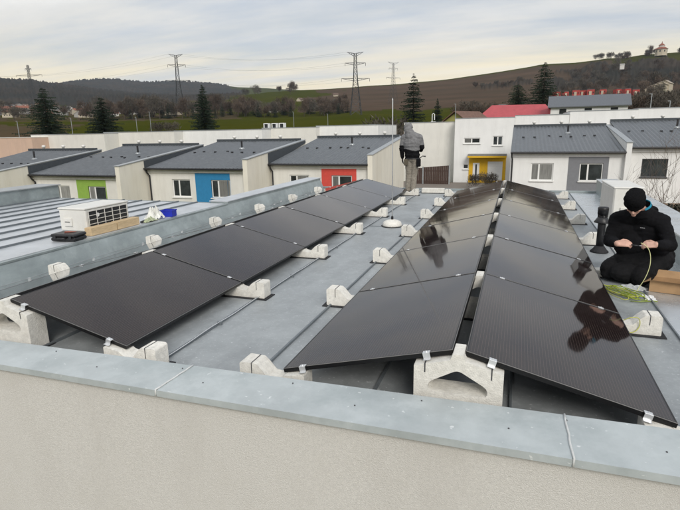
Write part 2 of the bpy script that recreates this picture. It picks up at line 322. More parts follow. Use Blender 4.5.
# side and rear walls below the roof
mb = MB().box(-13, 2.6, -0.12, 6.26, -4.2, -0.06).box(-5.7, 2.6, 6.265, 11.68, -4.2, -0.06); mb.build('wall_body', STUC, bld)
joints = [-9.4, -6.2]; 
jx1 = (-1.69, -1.708); jx2 = (0.572, 0.580)      # seam lines (back, front) found on the coping plane
segs = [(-12, -4.85), (-4.85, jx1[0]), (jx1[0], jx2[0]), (jx2[0], 3.4), (3.4, 7.0)]
def coping_piece(x0b, x1b, x0f, x1f):
    # top sheet with a fall to the roof, front drip fascia
    m = MB(); n = 8; t = 0.0
    for i in range(n):
        a, c = i/n, (i+1)/n
        xb0, xb1 = x0b+(x1b-x0b)*a, x0b+(x1b-x0b)*c; xf0, xf1 = x0f+(x1f-x0f)*a, x0f+(x1f-x0f)*c
        m.add([(xb0, yb(xb0), ZC), (xb1, yb(xb1), ZC), (xf1, yf(xf1), ZC+0.004), (xf0, yf(xf0), ZC+0.004),
               (xf0, yf(xf0)-0.004, ZC-0.034), (xf1, yf(xf1)-0.004, ZC-0.034), (xf0, yf(xf0)+0.010, ZC-0.040), (xf1, yf(xf1)+0.010, ZC-0.040),
               (xb0, yb(xb0)+0.004, ZC-0.05), (xb1, yb(xb1)+0.004, ZC-0.05)],
              [(3, 2, 1, 0), (4, 5, 2, 3), (6, 7, 5, 4), (0, 1, 9, 8)])
    return m
cops = []
for x0, x1, f0, f1 in ((-12, -4.85, -12, -4.5), (-4.84, jx1[0]-0.003, -4.49, jx1[1]-0.003), (jx1[0]+0.003, jx2[0]-0.003, jx1[1]+0.003, jx2[1]-0.003), (jx2[0]+0.003, 3.4, jx2[1]+0.003, 3.3), (3.41, 7, 3.31, 7)):
    o = coping_piece(x0, x1, f0, f1).build('coping', COPE, bld); cops.append(o)
for (b0, f0), pc in ((jx1, cops[1]), (jx2, cops[2])):
    m = MB(); pts = [(b0+(f0-b0)*t+random.uniform(-.003, .003), yb(b0)*(1-t)+yf(f0)*t, ZC+0.004+0.004*t) for t in np.linspace(0, 1, 9)]
    m.tube(pts+[(f0, yf(f0)-0.006, ZC-0.03)], 0.0055, 6); m.build('sealed_joint', SEAL, pc, True)
for i in range(19):   # rivets and screw heads in the coping
    x = -5.6+i*0.42+random.uniform(-.14, .14); y = yb(x)-0.06 if i % 2 else (yb(x)*0.45+yf(x)*0.55)
    k = 0 if x < -4.85 else 1 if x < jx1[0] else 2 if x < jx2[0] else 3
    MB().lathe([(0.0048, 0), (0.0048, 0.002), (0.003, 0.004)], 8, (x, y, ZC+0.003)).build('screw', DARKST, cops[k])
# roof sheets between standing seams
seams_x = [-5.19, -4.40, -3.30, -2.20, -1.40, -0.55, 0.30, 1.05, 1.57, 2.2]
for x0, x1 in zip(seams_x[:-1], seams_x[1:]):
    n = 26; m = MB(); y0 = -0.2; pts = []
    for j in range(n+1):
        y = y0+(11.62-y0)*j/n
        for x in (x0, x0*.67+x1*.33, x0*.33+x1*.67, x1):
            pts.append((x, y, -0.003+0.004*mnoise.noise(Vector((x*2.3, y*1.1, 3.3))) if x not in (x0, x1) else -0.002))
    fs = [(j*4+i, j*4+i+1, j*4+i+5, j*4+i+4) for j in range(n) for i in range(3)]
    m.add(pts, fs); m.build('roof_sheet', ZINCL if x0 > 1.5 else ZINC, bld, True)
for i, x in enumerate(seams_x[1:-1]):
    pts = [(x+0.006*mnoise.noise(Vector((x*3, y*0.9, 0))), y) for y in np.linspace(-0.2, 11.6, 40)]
    m = MB(); h = 0.020 if i != 7 else 0.014
    for (xa, ya), (xb_, yb_) in zip(pts[:-1], pts[1:]):
        m.add([(xa-.004, ya, -.01), (xb_-.004, yb_, -.01), (xb_-.004, yb_, h), (xa-.004, ya, h), (xa+.010, ya, h-.003), (xb_+.010, yb_, h-.003), (xb_+.012, yb_, -.01), (xa+.012, ya, -.01)],
              [(3, 2, 1, 0), (4, 5, 2, 3), (7, 6, 5, 4)])
    m.build('standing_seam', SEAM, bld)
for y in (5.9,):   # cross lap in the sheet
    MB().box(-2.19, -1.41, y, y+0.014, -.004, 0.008).build('cross_lap', SEAM, bld)
MB().box(-5.7, 2.6, 11.665, 11.72, -0.3, 0.05).build('rear_edge_trim', KERB, bld)
# left kerb (step up to the neighbouring roof) and far parapet continuation
KX, KZ = -5.18, 0.275
m = MB()
for j in range(60):
    ya, yc = -0.2+j*0.197, -0.2+(j+1)*0.197
    w0, w1 = [0.010*mnoise.noise(Vector((0.4, y*1.7, 0.2))) for y in (ya, yc)]
    m.add([(KX, ya, -.02), (KX, yc, -.02), (KX-.06+w1, yc, .14), (KX-.06+w0, ya, .14), (KX-.11, yc, KZ-.03), (KX-.11, ya, KZ-.03)], [(0, 1, 2, 3), (3, 2, 4, 5)])
kb = m.build('kerb_face', KERB, bld, True)
KE = KX-.11
MB().box(KE-.06, KE+.012, -0.2, 6.29, KZ-.032, KZ-.010).build('kerb_edge_trim', KERB, bld)
MB().box(KE-.40, KE+.001, 6.30, 11.62, -0.06, KZ+.02).build('parapet_core', KERB, bld)
MB().box(KE-.43, KE+.014, 6.30, 11.66, KZ+.022, KZ+.040).build('parapet_coping', ROOFL, bld)
MB().box(-13, KE-.005, -0.12, 6.28, -0.05, KZ-.034).build('raised_roof_core', KERB, bld)
lsx = [KE-.06]+[-5.98-0.466*i for i in range(9)]
for a, c in zip(lsx[1:], lsx[:-1]): MB().box(a+.004, c-.004, -0.12, 6.26, KZ-.03, KZ-.004).build('raised_roof_sheet', ROOFL, bld)
for x in lsx[1:]: MB().box(x-.008, x+.008, -0.12, 6.27, KZ-.02, KZ+.024).build('raised_roof_seam', SEAM, bld)
MB().box(-10.3, lsx[-1]-.012, -0.12, 6.32, KZ-.03, KZ+.29).build('far_upstand', KERB, bld)
MB().box(-10.35, lsx[-1]+.03, -0.12, 6.36, KZ+.293, KZ+.312).build('upstand_coping', LFLASH, bld)
MB().box(lsx[-1], KE-.41, 6.283, 6.33, KZ-.3, KZ+.002).build('raised_roof_edge', KERB, bld)
# right kerb
MB().box(2.2, 2.62, -0.12, 11.72, -0.06, 0.335).build('right_kerb', KERB, bld)
MB().box(2.18, 2.66, -0.12, 11.75, 0.338, 0.356).build('right_kerb_coping', ZINCL, bld)
# ------------------------------------------------------------------ solar panels
PL, PH, PT = 1.722, 1.134, 0.030; PITCHP = PL+0.02; TILT = 0.24271; ZLOW = 0.14
pm = bpy.data.materials.new('solar_cells'); pm.use_nodes = True; nt = pm.node_tree; N = nt.nodes.new; L = nt.links.new
b = nt.nodes['Principled BSDF']; tc = N('ShaderNodeTexCoord'); sep = N('ShaderNodeSeparateXYZ'); L(tc.outputs['Object'], sep.inputs[0])
def lines(src, period, width, off=0.0):
    p = math_('PINGPONG', math_('ADD', src, off+50*period), period/2); return math_('LESS_THAN', p, width/2)
cellx = lines(sep.outputs[0], 0.1835, 0.003, 0.02); celly = lines(sep.outputs[1], 0.0925, 0.0025, 0.03)
bus = lines(sep.outputs[0], 0.01835, 0.0014, 0.011); bus2 = lines(sep.outputs[1], 0.0115, 0.0016)
oi = N('ShaderNodeObjectInfo')
nn = N('ShaderNodeTexNoise'); nn.inputs['Scale'].default_value = 2.5; nn.inputs['Detail'].default_value = 5; L(tc.outputs['Object'], nn.inputs['Vector'])
basec = mix(nn.outputs['Fac'], (0.014, 0.0095, 0.0095), (0.021, 0.0145, 0.0135))
c = mix(math_('MULTIPLY', math_('MULTIPLY', bus, math_('SUBTRACT', 1.0, math_('MULTIPLY', bus2, 0.6))), 0.75), basec, (0.13, 0.098, 0.086))
c = mix(math_('MULTIPLY', math_('MAXIMUM', cellx, celly), 0.6), c, (0.004, 0.004, 0.005))
dn = N('ShaderNodeTexNoise'); dn.inputs['Scale'].default_value = 1.2; dn.inputs['Detail'].default_value = 9; dn.inputs['Roughness'].default_value = 0.7; L(tc.outputs['Object'], dn.inputs['Vector'])
c = mix(math_('MULTIPLY', ramp(dn.outputs['Fac'], [(0.4, (0, 0, 0)), (0.75, (1, 1, 1))]), 0.04), c, (0.12, 0.11, 0.10))
L(c, b.inputs['Base Color']); b.inputs['IOR'].default_value = 1.40; b.inputs['Specular Tint'].default_value = (1.0, 0.95, 0.92, 1); b.inputs['Specular IOR Level'].default_value = 0.5
rr = N('ShaderNodeMapRange'); L(dn.outputs['Fac'], rr.inputs[0]); rr.inputs[1].default_value = 0.35; rr.inputs[2].default_value = 0.75; rr.inputs[3].default_value = 0.035; rr.inputs[4].default_value = 0.085
L(rr.outputs[0], b.inputs['Roughness']); b.inputs['Sheen Weight'].default_value = 0.0; b.inputs['Sheen Roughness'].default_value = 0.3
bn = N('ShaderNodeTexNoise'); bn.inputs['Scale'].default_value = 1.6; bn.inputs['Detail'].default_value = 1; L(tc.outputs['Object'], bn.inputs['Vector'])
bp = N('ShaderNodeBump'); bp.inputs['Strength'].default_value = 0.05; bp.inputs['Distance'].default_value = 0.02; L(bn.outputs['Fac'], bp.inputs['Height']); L(bp.outputs[0], b.inputs['Normal'])
fr = MB(); W_ = 0.011
for x0, x1, y0, y1 in ((0, PH, 0, W_), (0, PH, PL-W_, PL), (0, W_, W_, PL-W_), (PH-W_, PH, W_, PL-W_)): fr.box(x0, x1, y0, y1, -PT, -.0025)
_o, _i = 0.0, 0.0028
fr.add([(0, 0, -.0025), (PH, 0, -.0025), (PH, PL, -.0025), (0, PL, -.0025), (_i, _i, 0), (PH-_i, _i, 0), (PH-_i, PL-_i, 0), (_i, PL-_i, 0)], [(0, 1, 5, 4), (1, 2, 6, 5), (2, 3, 7, 6), (3, 0, 4, 7)], 1)
fr.add([(_i, _i, 0), (PH-_i, _i, 0), (PH-_i, PL-_i, 0), (_i, PL-_i, 0), (W_, W_, -.0005), (PH-W_, W_, -.0005), (PH-W_, PL-W_, -.0005), (W_, PL-W_, -.0005)], [(0, 1, 5, 4), (1, 2, 6, 5), (2, 3, 7, 6), (3, 0, 4, 7)])
fr_me = fr.mesh('frame', [PANEL_FR, mat('frame_edge_highlight', (0.22, 0.21, 0.20), .35, .6)])  # grey chamfer colour paints in the sky highlight along the frame edges
gl_me = MB().box(W_, PH-W_, W_, PL-W_, -0.007, -0.0012).mesh('cell_sheet', pm)
bk_me = MB().box(W_, W_+.025, W_, PL-W_, -PT, -PT+.0015).box(PH-W_-.025, PH-W_, W_, PL-W_, -PT, -PT+.0015).mesh('frame_flange', PANEL_FR)
jb_me = MB().bbox(.5, .62, .8, .9, -.022, -.0075, .003).mesh('junction_box', BLKPL)
dH, dZ = PH*math.cos(TILT), PH*math.sin(TILT)
GAP = 0.07928; XL = -3.52061
ORD = ['first', 'second', 'third', 'fourth', 'fifth', 'sixth', 'seventh']
ROWS = [('L', XL, 1, 0.002, 'black aisle side solar panel of the kerb row, %s from the front coping', 'aisle side panels of the kerb row'),
        ('W', XL-GAP, -1, 0.002, 'black kerb facing solar panel of the kerb row, %s from the front coping', 'kerb side panels of the kerb row'),
        ('M', -GAP/2, -1, 0.0, 'black aisle side solar panel of the vent pipe row, %s from the front coping', 'aisle side panels of the vent pipe row'),
        ('Rr', GAP/2, 1, 0.0, 'black pipe side solar panel of the vent pipe row, %s from the front coping', 'vent side panels of the vent pipe row')]
for key, xr, sgn, y0, lab, grp in ROWS:
    for i in range(6):
        e = thing('solar_panel', lab % ORD[i], 'solar panel', (xr, y0+i*PITCHP+(PL if sgn < 0 else 0), ZLOW+dZ), 0, grp)
        e.rotation_mode = 'XYZ'; e.rotation_euler = (random.uniform(-.0015, .0015), TILT+random.uniform(-.002, .002), PI if sgn < 0 else 0)
        for nm, m_ in (('frame', fr_me), ('cell_sheet', gl_me), ('frame_flange', bk_me), ('junction_box', jb_me)): link(nm, m_, e)
# ballast blocks (concrete), rubber mats and clamps
def prism_hole(prof, hole, y0, y1):
    """plate with one hole, outer and inner ring of equal count"""
    n = len(prof); m = MB(); v = [(x, y, z) for y in (y0, y1) for ring in (prof, hole) for x, z in ring]
    f = []
    for i in range(n):
        j = (i+1) % n
        f += [(i, j, n+j, n+i), (2*n+j, 2*n+i, 3*n+i, 3*n+j), (j, i, 2*n+i, 2*n+j), (n+i, n+j, 3*n+j, 3*n+i)]
    return m.add(v, f)
def resample(poly, n):
    P = [Vector(p) for p in poly]; Ls = [(P[(i+1) % len(P)]-P[i]).length for i in range(len(P))]; T = sum(Ls); o = []
    for k in range(n):
        t = T*k/n; i = 0
        while t > Ls[i]: t -= Ls[i]; i += 1
        o.append(tuple(P[i].lerp(P[(i+1) % len(P)], t/Ls[i])))
    return o
def roundpoly(poly, r, k=4):
    o = []; n = len(poly)
    for i in range(n):
        a, p, c = Vector(poly[i-1]), Vector(poly[i]), Vector(poly[(i+1) % n])
        d1 = (a-p).normalized(); d2 = (c-p).normalized(); p1 = p+d1*r; p2 = p+d2*r
        for j in range(k+1):
            t = j/k; o.append(tuple(p1*(1-t)**2+p*2*t*(1-t)+p2*t*t))
    return o
ZR = ZLOW+dZ-PT*math.cos(TILT)-0.002       # underside of the panels at the ridge
zs_ = ZR-0.26*math.tan(TILT)
outer = [(-.255, 0.006), (.255, 0.006), (.255, zs_-.006), (.045, ZR-.012), (.03, ZR+.026), (-.03, ZR+.026), (-.045, ZR-.012), (-.255, zs_-.006)]
hole = roundpoly([(-.172, .16), (.172, .16), (.172, .215), (0, .312), (-.172, .215)], .03)
def angsort(poly, c, n):
    """sample a star-shaped polygon at n angles about c"""
    o = []
    for k in range(n):
        a = 2*PI*k/n+0.01-PI/2; d = Vector((math.cos(a), math.sin(a))); best = 0
        for i in range(len(poly)):
            p, q = Vector(poly[i])-Vector(c), Vector(poly[(i+1) % len(poly)])-Vector(c); e = q-p; den = d.x*e.y-d.y*e.x
            if abs(den) < 1e-9: continue
            t = (p.x*e.y-p.y*e.x)/den; s = (p.x*d.y-p.y*d.x)/den
            if -1e-6 <= s <= 1+1e-6 and t > best: best = t
        o.append((c[0]+d.x*best, c[1]+d.y*best))
    return o
def merge_corner(base, poly, c):   # snap the nearest samples to true corners
    b_ = list(base)
    for p in poly:
        i = min(range(len(b_)), key=lambda i: (b_[i][0]-p[0])**2+(b_[i][1]-p[1])**2); b_[i] = p
    return b_
cc = (0, .215); NO = 60
ridge_me = prism_hole(merge_corner(angsort(outer, cc, NO), outer, cc), angsort(hole, cc, NO), -.082, .082)
rmid = MB()
ridge_mesh = ridge_me.mesh('block_body', CONC)
def low_profile(h=0.172):
    zl = ZLOW-PT-0.004
    return roundpoly([(-.17, 0.006), (.30, 0.006), (.30, h-.012), (.288, h), (.175, h-.003), (.140, h-.035), (.09, zl-.026), (.045, zl-.030), (.0, zl-.018), (-.03, zl+.006), (-.17, zl+.030)], .008, 2)
low_mesh = {}
for s in (1, -1):
    prof = low_profile()
    prof = [(x*s, z) for x, z in prof]
    if s < 0: prof = prof[::-1]
    low_mesh[s] = MB().prism_y(prof, -.07, .07).mesh('block_body', CONC)
groove_low = {s: MB().box(min(.207*s, .213*s), max(.207*s, .213*s), -.0715, .0715, .09, .1725).mesh('cable_groove', DARKST) for s in (1, -1)}
mat_low = {s: MB().box(min(-.19*s, .335*s), max(-.19*s, .335*s), -.11, .10, -.002, .006).mesh('rubber_mat', RUBB) for s in (1, -1)}
mat_ridge = MB().box(-.28, .28, -.12, .12, -.002, .006).mesh('rubber_mat', RUBB)
def clampmesh(end):
    m = MB()
    if end: m.bbox(-.03, .03, -.028, .012, .001, .007, .001).box(-.03, .03, -.030, -.027, -.034, .006).lathe([(.007, .007), (.007, .014), (.004, .015)], 8, (0, -.010, 0)).box(-.03, .03, -.055, -.028, -.036, -.033)
    else: m.bbox(-.03, .03, -.020, .020, .001, .0065, .001).lathe([(.007, .0065), (.007, .013), (.004, .014)], 8, (0, 0, 0))
    return m.mesh('clamp', ALU)
CL = {0: clampmesh(False), 1: clampmesh(True)}
slot_me = MB().box(-.0035, .0035, -.0835, .0835, -.055, .002).mesh('bolt_slot', DARKST)
def put_clamp(blk, bx, by, xw, yw, zw, tilt, end):
    o = link('clamp', CL[1 if end else 0], blk, (xw-bx, yw-by, zw)); o.rotation_euler = (0, tilt, PI if end == 2 else 0); o.scale = (.72, .8, .9); return o
for key, xr, sgn, y0, lab, grp in ROWS:
    for i in range(7):
        yj = y0+i*PITCHP-0.01; end = 1 if i == 0 else 2 if i == 6 else 0; yj += 0.01 if i == 0 else -0.01 if i == 6 else 0
        by = yj+.022 if i == 0 else yj
        xl = xr+sgn*dH
        nm = {'L': 'kerb row, aisle side', 'M': 'vent pipe row, aisle side', 'Rr': 'vent pipe row, pipe side', 'W': 'kerb row, kerb side'}[key]
        e = thing('ballast_block', 'low concrete ballast block of the '+nm+', '+ORD[i]+' from the front coping', 'concrete block', (xl, by+random.uniform(-.012, .012), 0), random.uniform(-.02, .02), 'low ballast blocks of the '+nm)
        link('block_body', low_mesh[sgn], e); link('cable_groove', groove_low[sgn], e); link('rubber_mat', mat_low[sgn], e)
        u = PH-0.15; o = put_clamp(e, e.location.x, e.location.y, xr+sgn*u*math.cos(TILT), yj, ZLOW+dZ-u*math.sin(TILT), sgn*TILT, end)
        if key in ('M', 'W'): continue
        xc = 0.0 if key == 'Rr' else XL-GAP/2
        lab2 = 'tall gabled concrete ridge block of the '+('vent pipe' if key == 'Rr' else 'kerb')+' panel row, '+ORD[i]+' from the front coping'
        e2 = thing('ridge_block', lab2, 'concrete block', (xc, by, 0), random.uniform(-.01, .01), 'ridge ballast blocks of the '+('vent pipe' if key == 'Rr' else 'kerb side')+' row')
        link('block_body', ridge_mesh, e2); link('rubber_mat', mat_ridge, e2)
        for s in (-1, 1):
            u = 0.155; put_clamp(e2, xc, e2.location.y, xc+s*(GAP/2+u*math.cos(TILT)), yj, ZLOW+dZ-u*math.sin(TILT), s*TILT, end)
        for s in (-1, 1):
            o = link('bolt_slot', slot_me, e2, (s*(GAP/2+.15), 0, ZR-.19*math.tan(TILT)-.004))
# ------------------------------------------------------------------ things on the roof
# loose white ballast stones at the far end
e = thing('ballast_block', 'long pale concrete block lying across the far roof edge beside the standing worker', 'concrete block', (-1.83, 11.0, 0), 0.03)
MB().bbox(-.30, .30, -.09, .09, .006, .13, .012).build('block_body', CONC, e); MB().box(-.32, .32, -.10, .10, -.002, .006).build('rubber_mat', RUBB, e)
# lightning rod on its foot
e = thing('lightning_rod', 'slender pale lightning rod standing on a domed concrete foot in the aisle', 'lightning rod', (-1.79, 6.0, 0))
MB().lathe([(.17, .006), (.175, .02), (.155, .075), (.10, .105), (.045, .112), (.03, .12)], 28).build('concrete_foot', CONC, e, True)
MB().lathe([(.20, -.001), (.20, .006)], 28).build('rubber_mat', RUBB, e)
MB().lathe([(.022, .11), (.022, .17), (.012, .18)], 10).build('rod_holder', BLKPL, e)
MB().tube([(0, 0, .12), (.0, .0, 1.2), (-.004, 0, 2.15), (-.004, 0, 2.19)], [.009, .009, .008, .003], 8).build('rod', ALU, e, True)
# strand imitating the bright highlight on the aisle seam; wire along the kerb
pts = []
for y in np.linspace(0.1, 10.6, 80):
    pts.append((-2.18+0.035*mnoise.noise(Vector((0, y*0.85, 5)))-0.012*(y/10), y, 0.026+0.012*mnoise.noise(Vector((2, y*2.2, 1)))))
o = thing('seam_highlight', 'wavy pale strand added as the highlight along the aisle roof seam', 'wire')
MB().tube(pts, 0.0038, 6).build('wire', ALU, o, True)
for k in range(6, 80, 12):
    x, y, z = pts[k]; MB().box(x-.02, x+.02, y-.012, y+.012, -.002, z+.002).build('clip', SEAM, o)  # clips are added along the highlight strand
o = thing('kerb_conductor', 'straight aluminium conductor wire running along the left zinc kerb', 'wire')
pts = [(KX+.05, y, 0.045+.004*math.sin(y*3)) for y in np.linspace(-0.1, 11.4, 60)]
MB().tube(pts, 0.004, 6).build('wire', LFLASH, o, True)
for y in np.arange(0.5, 11.4, 1.0): MB().box(KX+.035, KX+.065, y-.01, y+.01, -.002, .047).build('clip', ALU, o)
# vent pipe
e = thing('vent_pipe', 'black plastic roof vent pipe with skirted rain cap beside the kneeling worker', 'vent pipe', (1.385, 4.74, 0))
MB().lathe([(.115, .0), (.115, .012), (.095, .03), (.062, .075), (.058, .085)], 28).build('base_flange', RUBB, e, True)
MB().lathe([(.050, .06), (.050, .46), (.046, .465), (.046, .56)], 24).build('pipe', BLKPL, e, True)
MB().lathe([(.100, .405), (.102, .412), (.062, .475), (.055, .48)], 28).build('skirt', BLKPL, e, True)
MB().lathe([(.066, .515), (.068, .60), (.060, .615), (.02, .62)], 24).build('cap', BLKPL, e, True)
for k in range(8):
    a = k*PI/4; MB().box(-.006, .006, -.004, .004, .47, .52).build('rib', BLKPL, e, loc=(.055*math.cos(a), .055*math.sin(a), 0))
# outdoor unit behind the worker
def louvre_unit(name, label, loc, rz, sx, sy, sz, grille_from, side='x'):
    e = thing(name, label, 'air conditioner', loc, rz)
    MB().bbox(0, sx, 0, sy, .04, sz, .018).build('casing', WHITEP, e)
    MB().bbox(-.008, sx+.008, -.008, sy+.008, sz-.004, sz+.022, .008).build('lid', WHITEP, e)
    for y in (.12, sy-.16): MB().box(.0, sx, y, y+.05, 0, .042).build('foot', BLKPL, e)
    g0, g1, z0, z1 = sy*grille_from, sy*.94, .08, sz-.03
    MB().box(sx+.001, sx+.008, g0, g1, z0, z1).build('fan_opening', GRILL, e)
    MB().lathe([(.03, 0), (.03, .004)], 16).build('fan_hub', UPVC, e, loc=(sx+.012, g0+(g1-g0)*.22, z0+(z1-z0)*.72)).rotation_euler = (0, PI/2, 0)
    for k in range(6):
        y = g0+(g1-g0)*k/5; MB().box(sx+.008, sx+.016, y-.0035, y+.0035, z0, z1).build('grille_bar', WHITEP, e)
    for k in range(5):
        z = z0+(z1-z0)*k/4; MB().box(sx+.0085, sx+.0155, g0, g1, z-.0035, z+.0035).build('grille_bar', WHITEP, e)
    MB().bbox(.10, .24, -.022, .001, sz*.32, sz*.66, .006).build('valve_cover', WHITEP, e)
    MB().box(.12, .21, -.0245, -.021, sz*.485, sz*.515).build('handle_slot', GRILL, e)
    return e
louvre_unit('air_conditioner', 'white outdoor air conditioning unit with dark grille on the left raised roof', (-6.03, 2.86, KZ), 0.01, .48, .90, .36, .06)
louvre_unit('air_conditioner', 'white outdoor air conditioning unit behind the kneeling worker', (1.60, 5.42, 0), 0.02, .38, 1.05, .79, .3)
# tool case, timbers, small tools on the left raised roof
e = thing('tool_case', 'closed black plastic tool case lying on the left raised roof edge', 'tool case', (-5.53, 2.52, KZ), 0.12)
MB().bbox(-.19, .19, -.13, .13, .003, .052, .016).build('lower_shell', BLKPL, e); MB().bbox(-.19, .19, -.13, .13, .056, .10, .016).build('lid', BLKPL, e)
MB().tube([(-.06, -.13, .05), (-.055, -.165, .05), (.055, -.165, .05), (.06, -.13, .05)], .010, 8).build('handle', BLKPL, e, True)
for x in (-.12, .12): MB().bbox(x-.02, x+.02, -.137, -.127, .035, .075, .003).build('latch', GRILL, e)
e = thing('pliers', 'small pliers with reddish handles lying on the black tool case', 'pliers', (-5.50, 2.55, KZ+.101), 0.5)
for s in (-1, 1): MB().tube([(-.09, .018*s, .008), (-.03, .02*s, .008), (.02, .002, .008), (.06, -.004*s, .008)], [.008, .008, .007, .003], 6).build('handle', mat('dull_red_grip', (.30, .10, .07), .6), e, True)
e = thing('timber_offcut', 'pale sawn timber offcut lying in front of the air conditioning unit', 'timber', (-5.47, 2.80, KZ), -0.02)
MB().bbox(-.06, .06, 0, .50, .0, .115, .003).build('beam', WOODL, e)
e = thing('timber_offcut', 'pale sawn timber offcut beyond the unit corner beside a black tool', 'timber', (-5.465, 3.32, KZ), 0.0)
MB().bbox(-.06, .06, 0, .48, .0, .118, .003).build('beam', WOODL, e)
e = thing('hand_tool', 'small black hand tool lying beyond the timber offcuts', 'hand tool', (-5.43, 3.86, KZ), 0.2)
MB().tube([(0, 0, .02), (.01, .10, .022), (0, .20, .02)], [.016, .02, .014], 8).build('grip', BLKPL, e, True); MB().tube([(0, .2, .02), (0, .27, .018)], .006, 6).build('blade', ALU, e)
e = thing('plastic_crate', 'small bright blue plastic crate on the left raised roof', 'crate', (-5.45, 4.60, KZ), 0.15)
BL = mat('blue_plastic', (0.015, 0.03, 0.42), .4, var=.08)
m = MB(); t_ = .008; m.box(-.11, .11, -.08, .08, 0, .008).box(-.11, .11, -.08, -.08+t_, .008, .11).box(-.11, .11, .08-t_, .08, .008, .11).box(-.11, -.11+t_, -.08+t_, .08-t_, .008, .11).box(.11-t_, .11, -.08+t_, .08-t_, .008, .11)
m.build('crate_body', BL, e); MB().box(-.118, .118, -.088, -.08, .095, .112).box(-.118, .118, .08, .088, .095, .112).build('rim', BL, e)
def curve(pts, n=8):
    P = [Vector(p) for p in pts]; P = [P[0]*2-P[1]]+P+[P[-1]*2-P[-2]]; o = []
    for i in range(1, len(P)-2):
        for k in range(n):
            t = k/n; a, b_, c, d = P[i-1:i+3]; o.append(.5*((2*b_)+(c-a)*t+(2*a-5*b_+4*c-d)*t*t+(3*b_-a-3*c+d)*t**3))
    return o+[P[-2]]
def crumple(name, c, sx, sy, sz, seed, m_, parent=None, n=14):
    m = MB(); pts = []
    for j in range(n+1):
        for i in range(n+1):
            u, v = i/n*2-1, j/n*2-1; p = Vector((u*2.2+seed, v*2.2, seed*.7)); h = max(0, 1-(u*u+v*v)*.8)
            pts.append((c[0]+u*sx*(1+.25*mnoise.noise(p*1.3)), c[1]+v*sy*(1+.25*mnoise.noise(p*1.7+Vector((5, 0, 0)))), c[2]+.004+sz*max(0, h*(.6+.9*mnoise.noise(p*1.5)))+.25*sz*abs(mnoise.noise(p*4))))
    m.add(pts, [(j*(n+1)+i, j*(n+1)+i+1, (j+1)*(n+1)+i+1, (j+1)*(n+1)+i) for j in range(n) for i in range(n)])
    return m.build(name, m_, parent)
PLAST = mat('clear_plastic_film', (.75, .77, .78), .25, var=.05, alpha=.45)
WPLAST = mat('white_plastic_film', (.72, .72, .68), .4, var=.1)
tag(crumple('plastic_bag', (-5.50, 4.30, KZ), .13, .13, .24, 3, WPLAST), 'crumpled white plastic bag beside the blue crate', 'plastic bag')
tag(crumple('work_glove', (-5.42, 4.06, KZ), .06, .15, .07, 9, mat('pale_green_cloth', (.42, .46, .30), .9, var=.2, scale=20)), 'pale green work glove lying by the white bag', 'glove')
# ------------------------------------------------------------------ clutter round the kneeling worker
e = thing('cardboard_box', 'open brown cardboard box on the roof beside the kneeling worker', 'cardboard box', (1.62, 2.965, 0), -0.22)
m = MB(); bw, bd, bh = .42, .20, .115
m.box(0, bw, 0, .006, .001, bh).box(0, bw, bd-.006, bd, .001, bh).box(0, .006, .006, bd-.006, .001, bh).box(bw-.006, bw, .006, bd-.006, .001, bh).box(.006, bw-.006, .006, bd-.006, .001, .006)
m.build('carton', CARD, e)
MB().add([(0, -.001, bh), (bw, -.001, bh), (bw, -.055, bh+.012), (0, -.05, bh+.02)], [(0, 1, 2, 3)]).build('flap', CARD, e)
MB().add([(0, bd, bh), (bw, bd, bh), (bw-.01, bd+.05, bh+.06), (.01, bd+.045, bh+.07)], [(0, 1, 2, 3)]).build('flap', CARD, e)
MB().add([(-.001, 0, bh), (-.001, bd, bh), (-.05, bd-.01, bh-.02), (-.055, .01, bh-.03)], [(0, 1, 2, 3)]).build('flap', CARD, e)
tag(crumple('plastic_bag', (1.475, 3.0, 0), .14, .075, .05, 5, PLAST), 'crumpled clear plastic bag between the cable coil and cardboard box', 'plastic bag')
o = crumple('paper_sheet', (1.575, 2.715, 0), .05, .095, .014, 12, mat('white_paper', (.78, .78, .77), .8, var=.03)); tag(o, 'white paper slip lying on the roof by the cable coil', 'paper')
CAB = mat('green_yellow_cable', (.27, .34, .03), .5, var=.35, scale=9, stretch=(1, 1, 1)); CABY = mat('yellow_cable_sheath', (.50, .50, .10), .5, var=.1)
e = thing('cable_coil', 'loose coil of green and yellow earth cable on the roof', 'cable', (1.325, 2.75, 0))
for k in range(9):
    a0 = random.uniform(0, 6); rx, ry = random.uniform(.035, .085), random.uniform(.16, .27); ox, oy = random.uniform(-.05, .05), random.uniform(-.05, .05); ph = random.uniform(.15, .75)
    pts = []
    for t in np.linspace(0, 2*PI*random.uniform(.7, 1.05), 34):
        x, y = rx*math.cos(a0+t), ry*math.sin(a0+t); pts.append((ox+x*math.cos(ph)-y*math.sin(ph), oy+x*math.sin(ph)+y*math.cos(ph), .006+.006*k+.02*abs(mnoise.noise(Vector((t, k*3.1, 0))))))
    MB().tube(pts, .0042, 6).build('strand', CAB if k % 3 else CABY, e, True)
MB().tube([(.05, -.2, .008), (.13, -.22, .012), (.2, -.18, .008), (.26, -.13, .006), (.30, -.14, .006)], .0042, 6).build('strand', CAB, e, True)
e = thing('earth_cable', 'thin yellow cable loop hung round the concrete block beside the cable coil', 'cable')
lx = GAP/2+dH
MB().tube(curve([(lx+.01, 1.62, .125), (lx+.06, 1.60, .16), (lx+.12, 1.62, .15), (lx+.135, 1.64, .08), (lx+.10, 1.63, .03), (lx+.03, 1.63, .02), (lx-.05, 1.65, .03), (lx-.1, 1.75, .05)]), .0035, 6).build('strand', CABY, e, True)
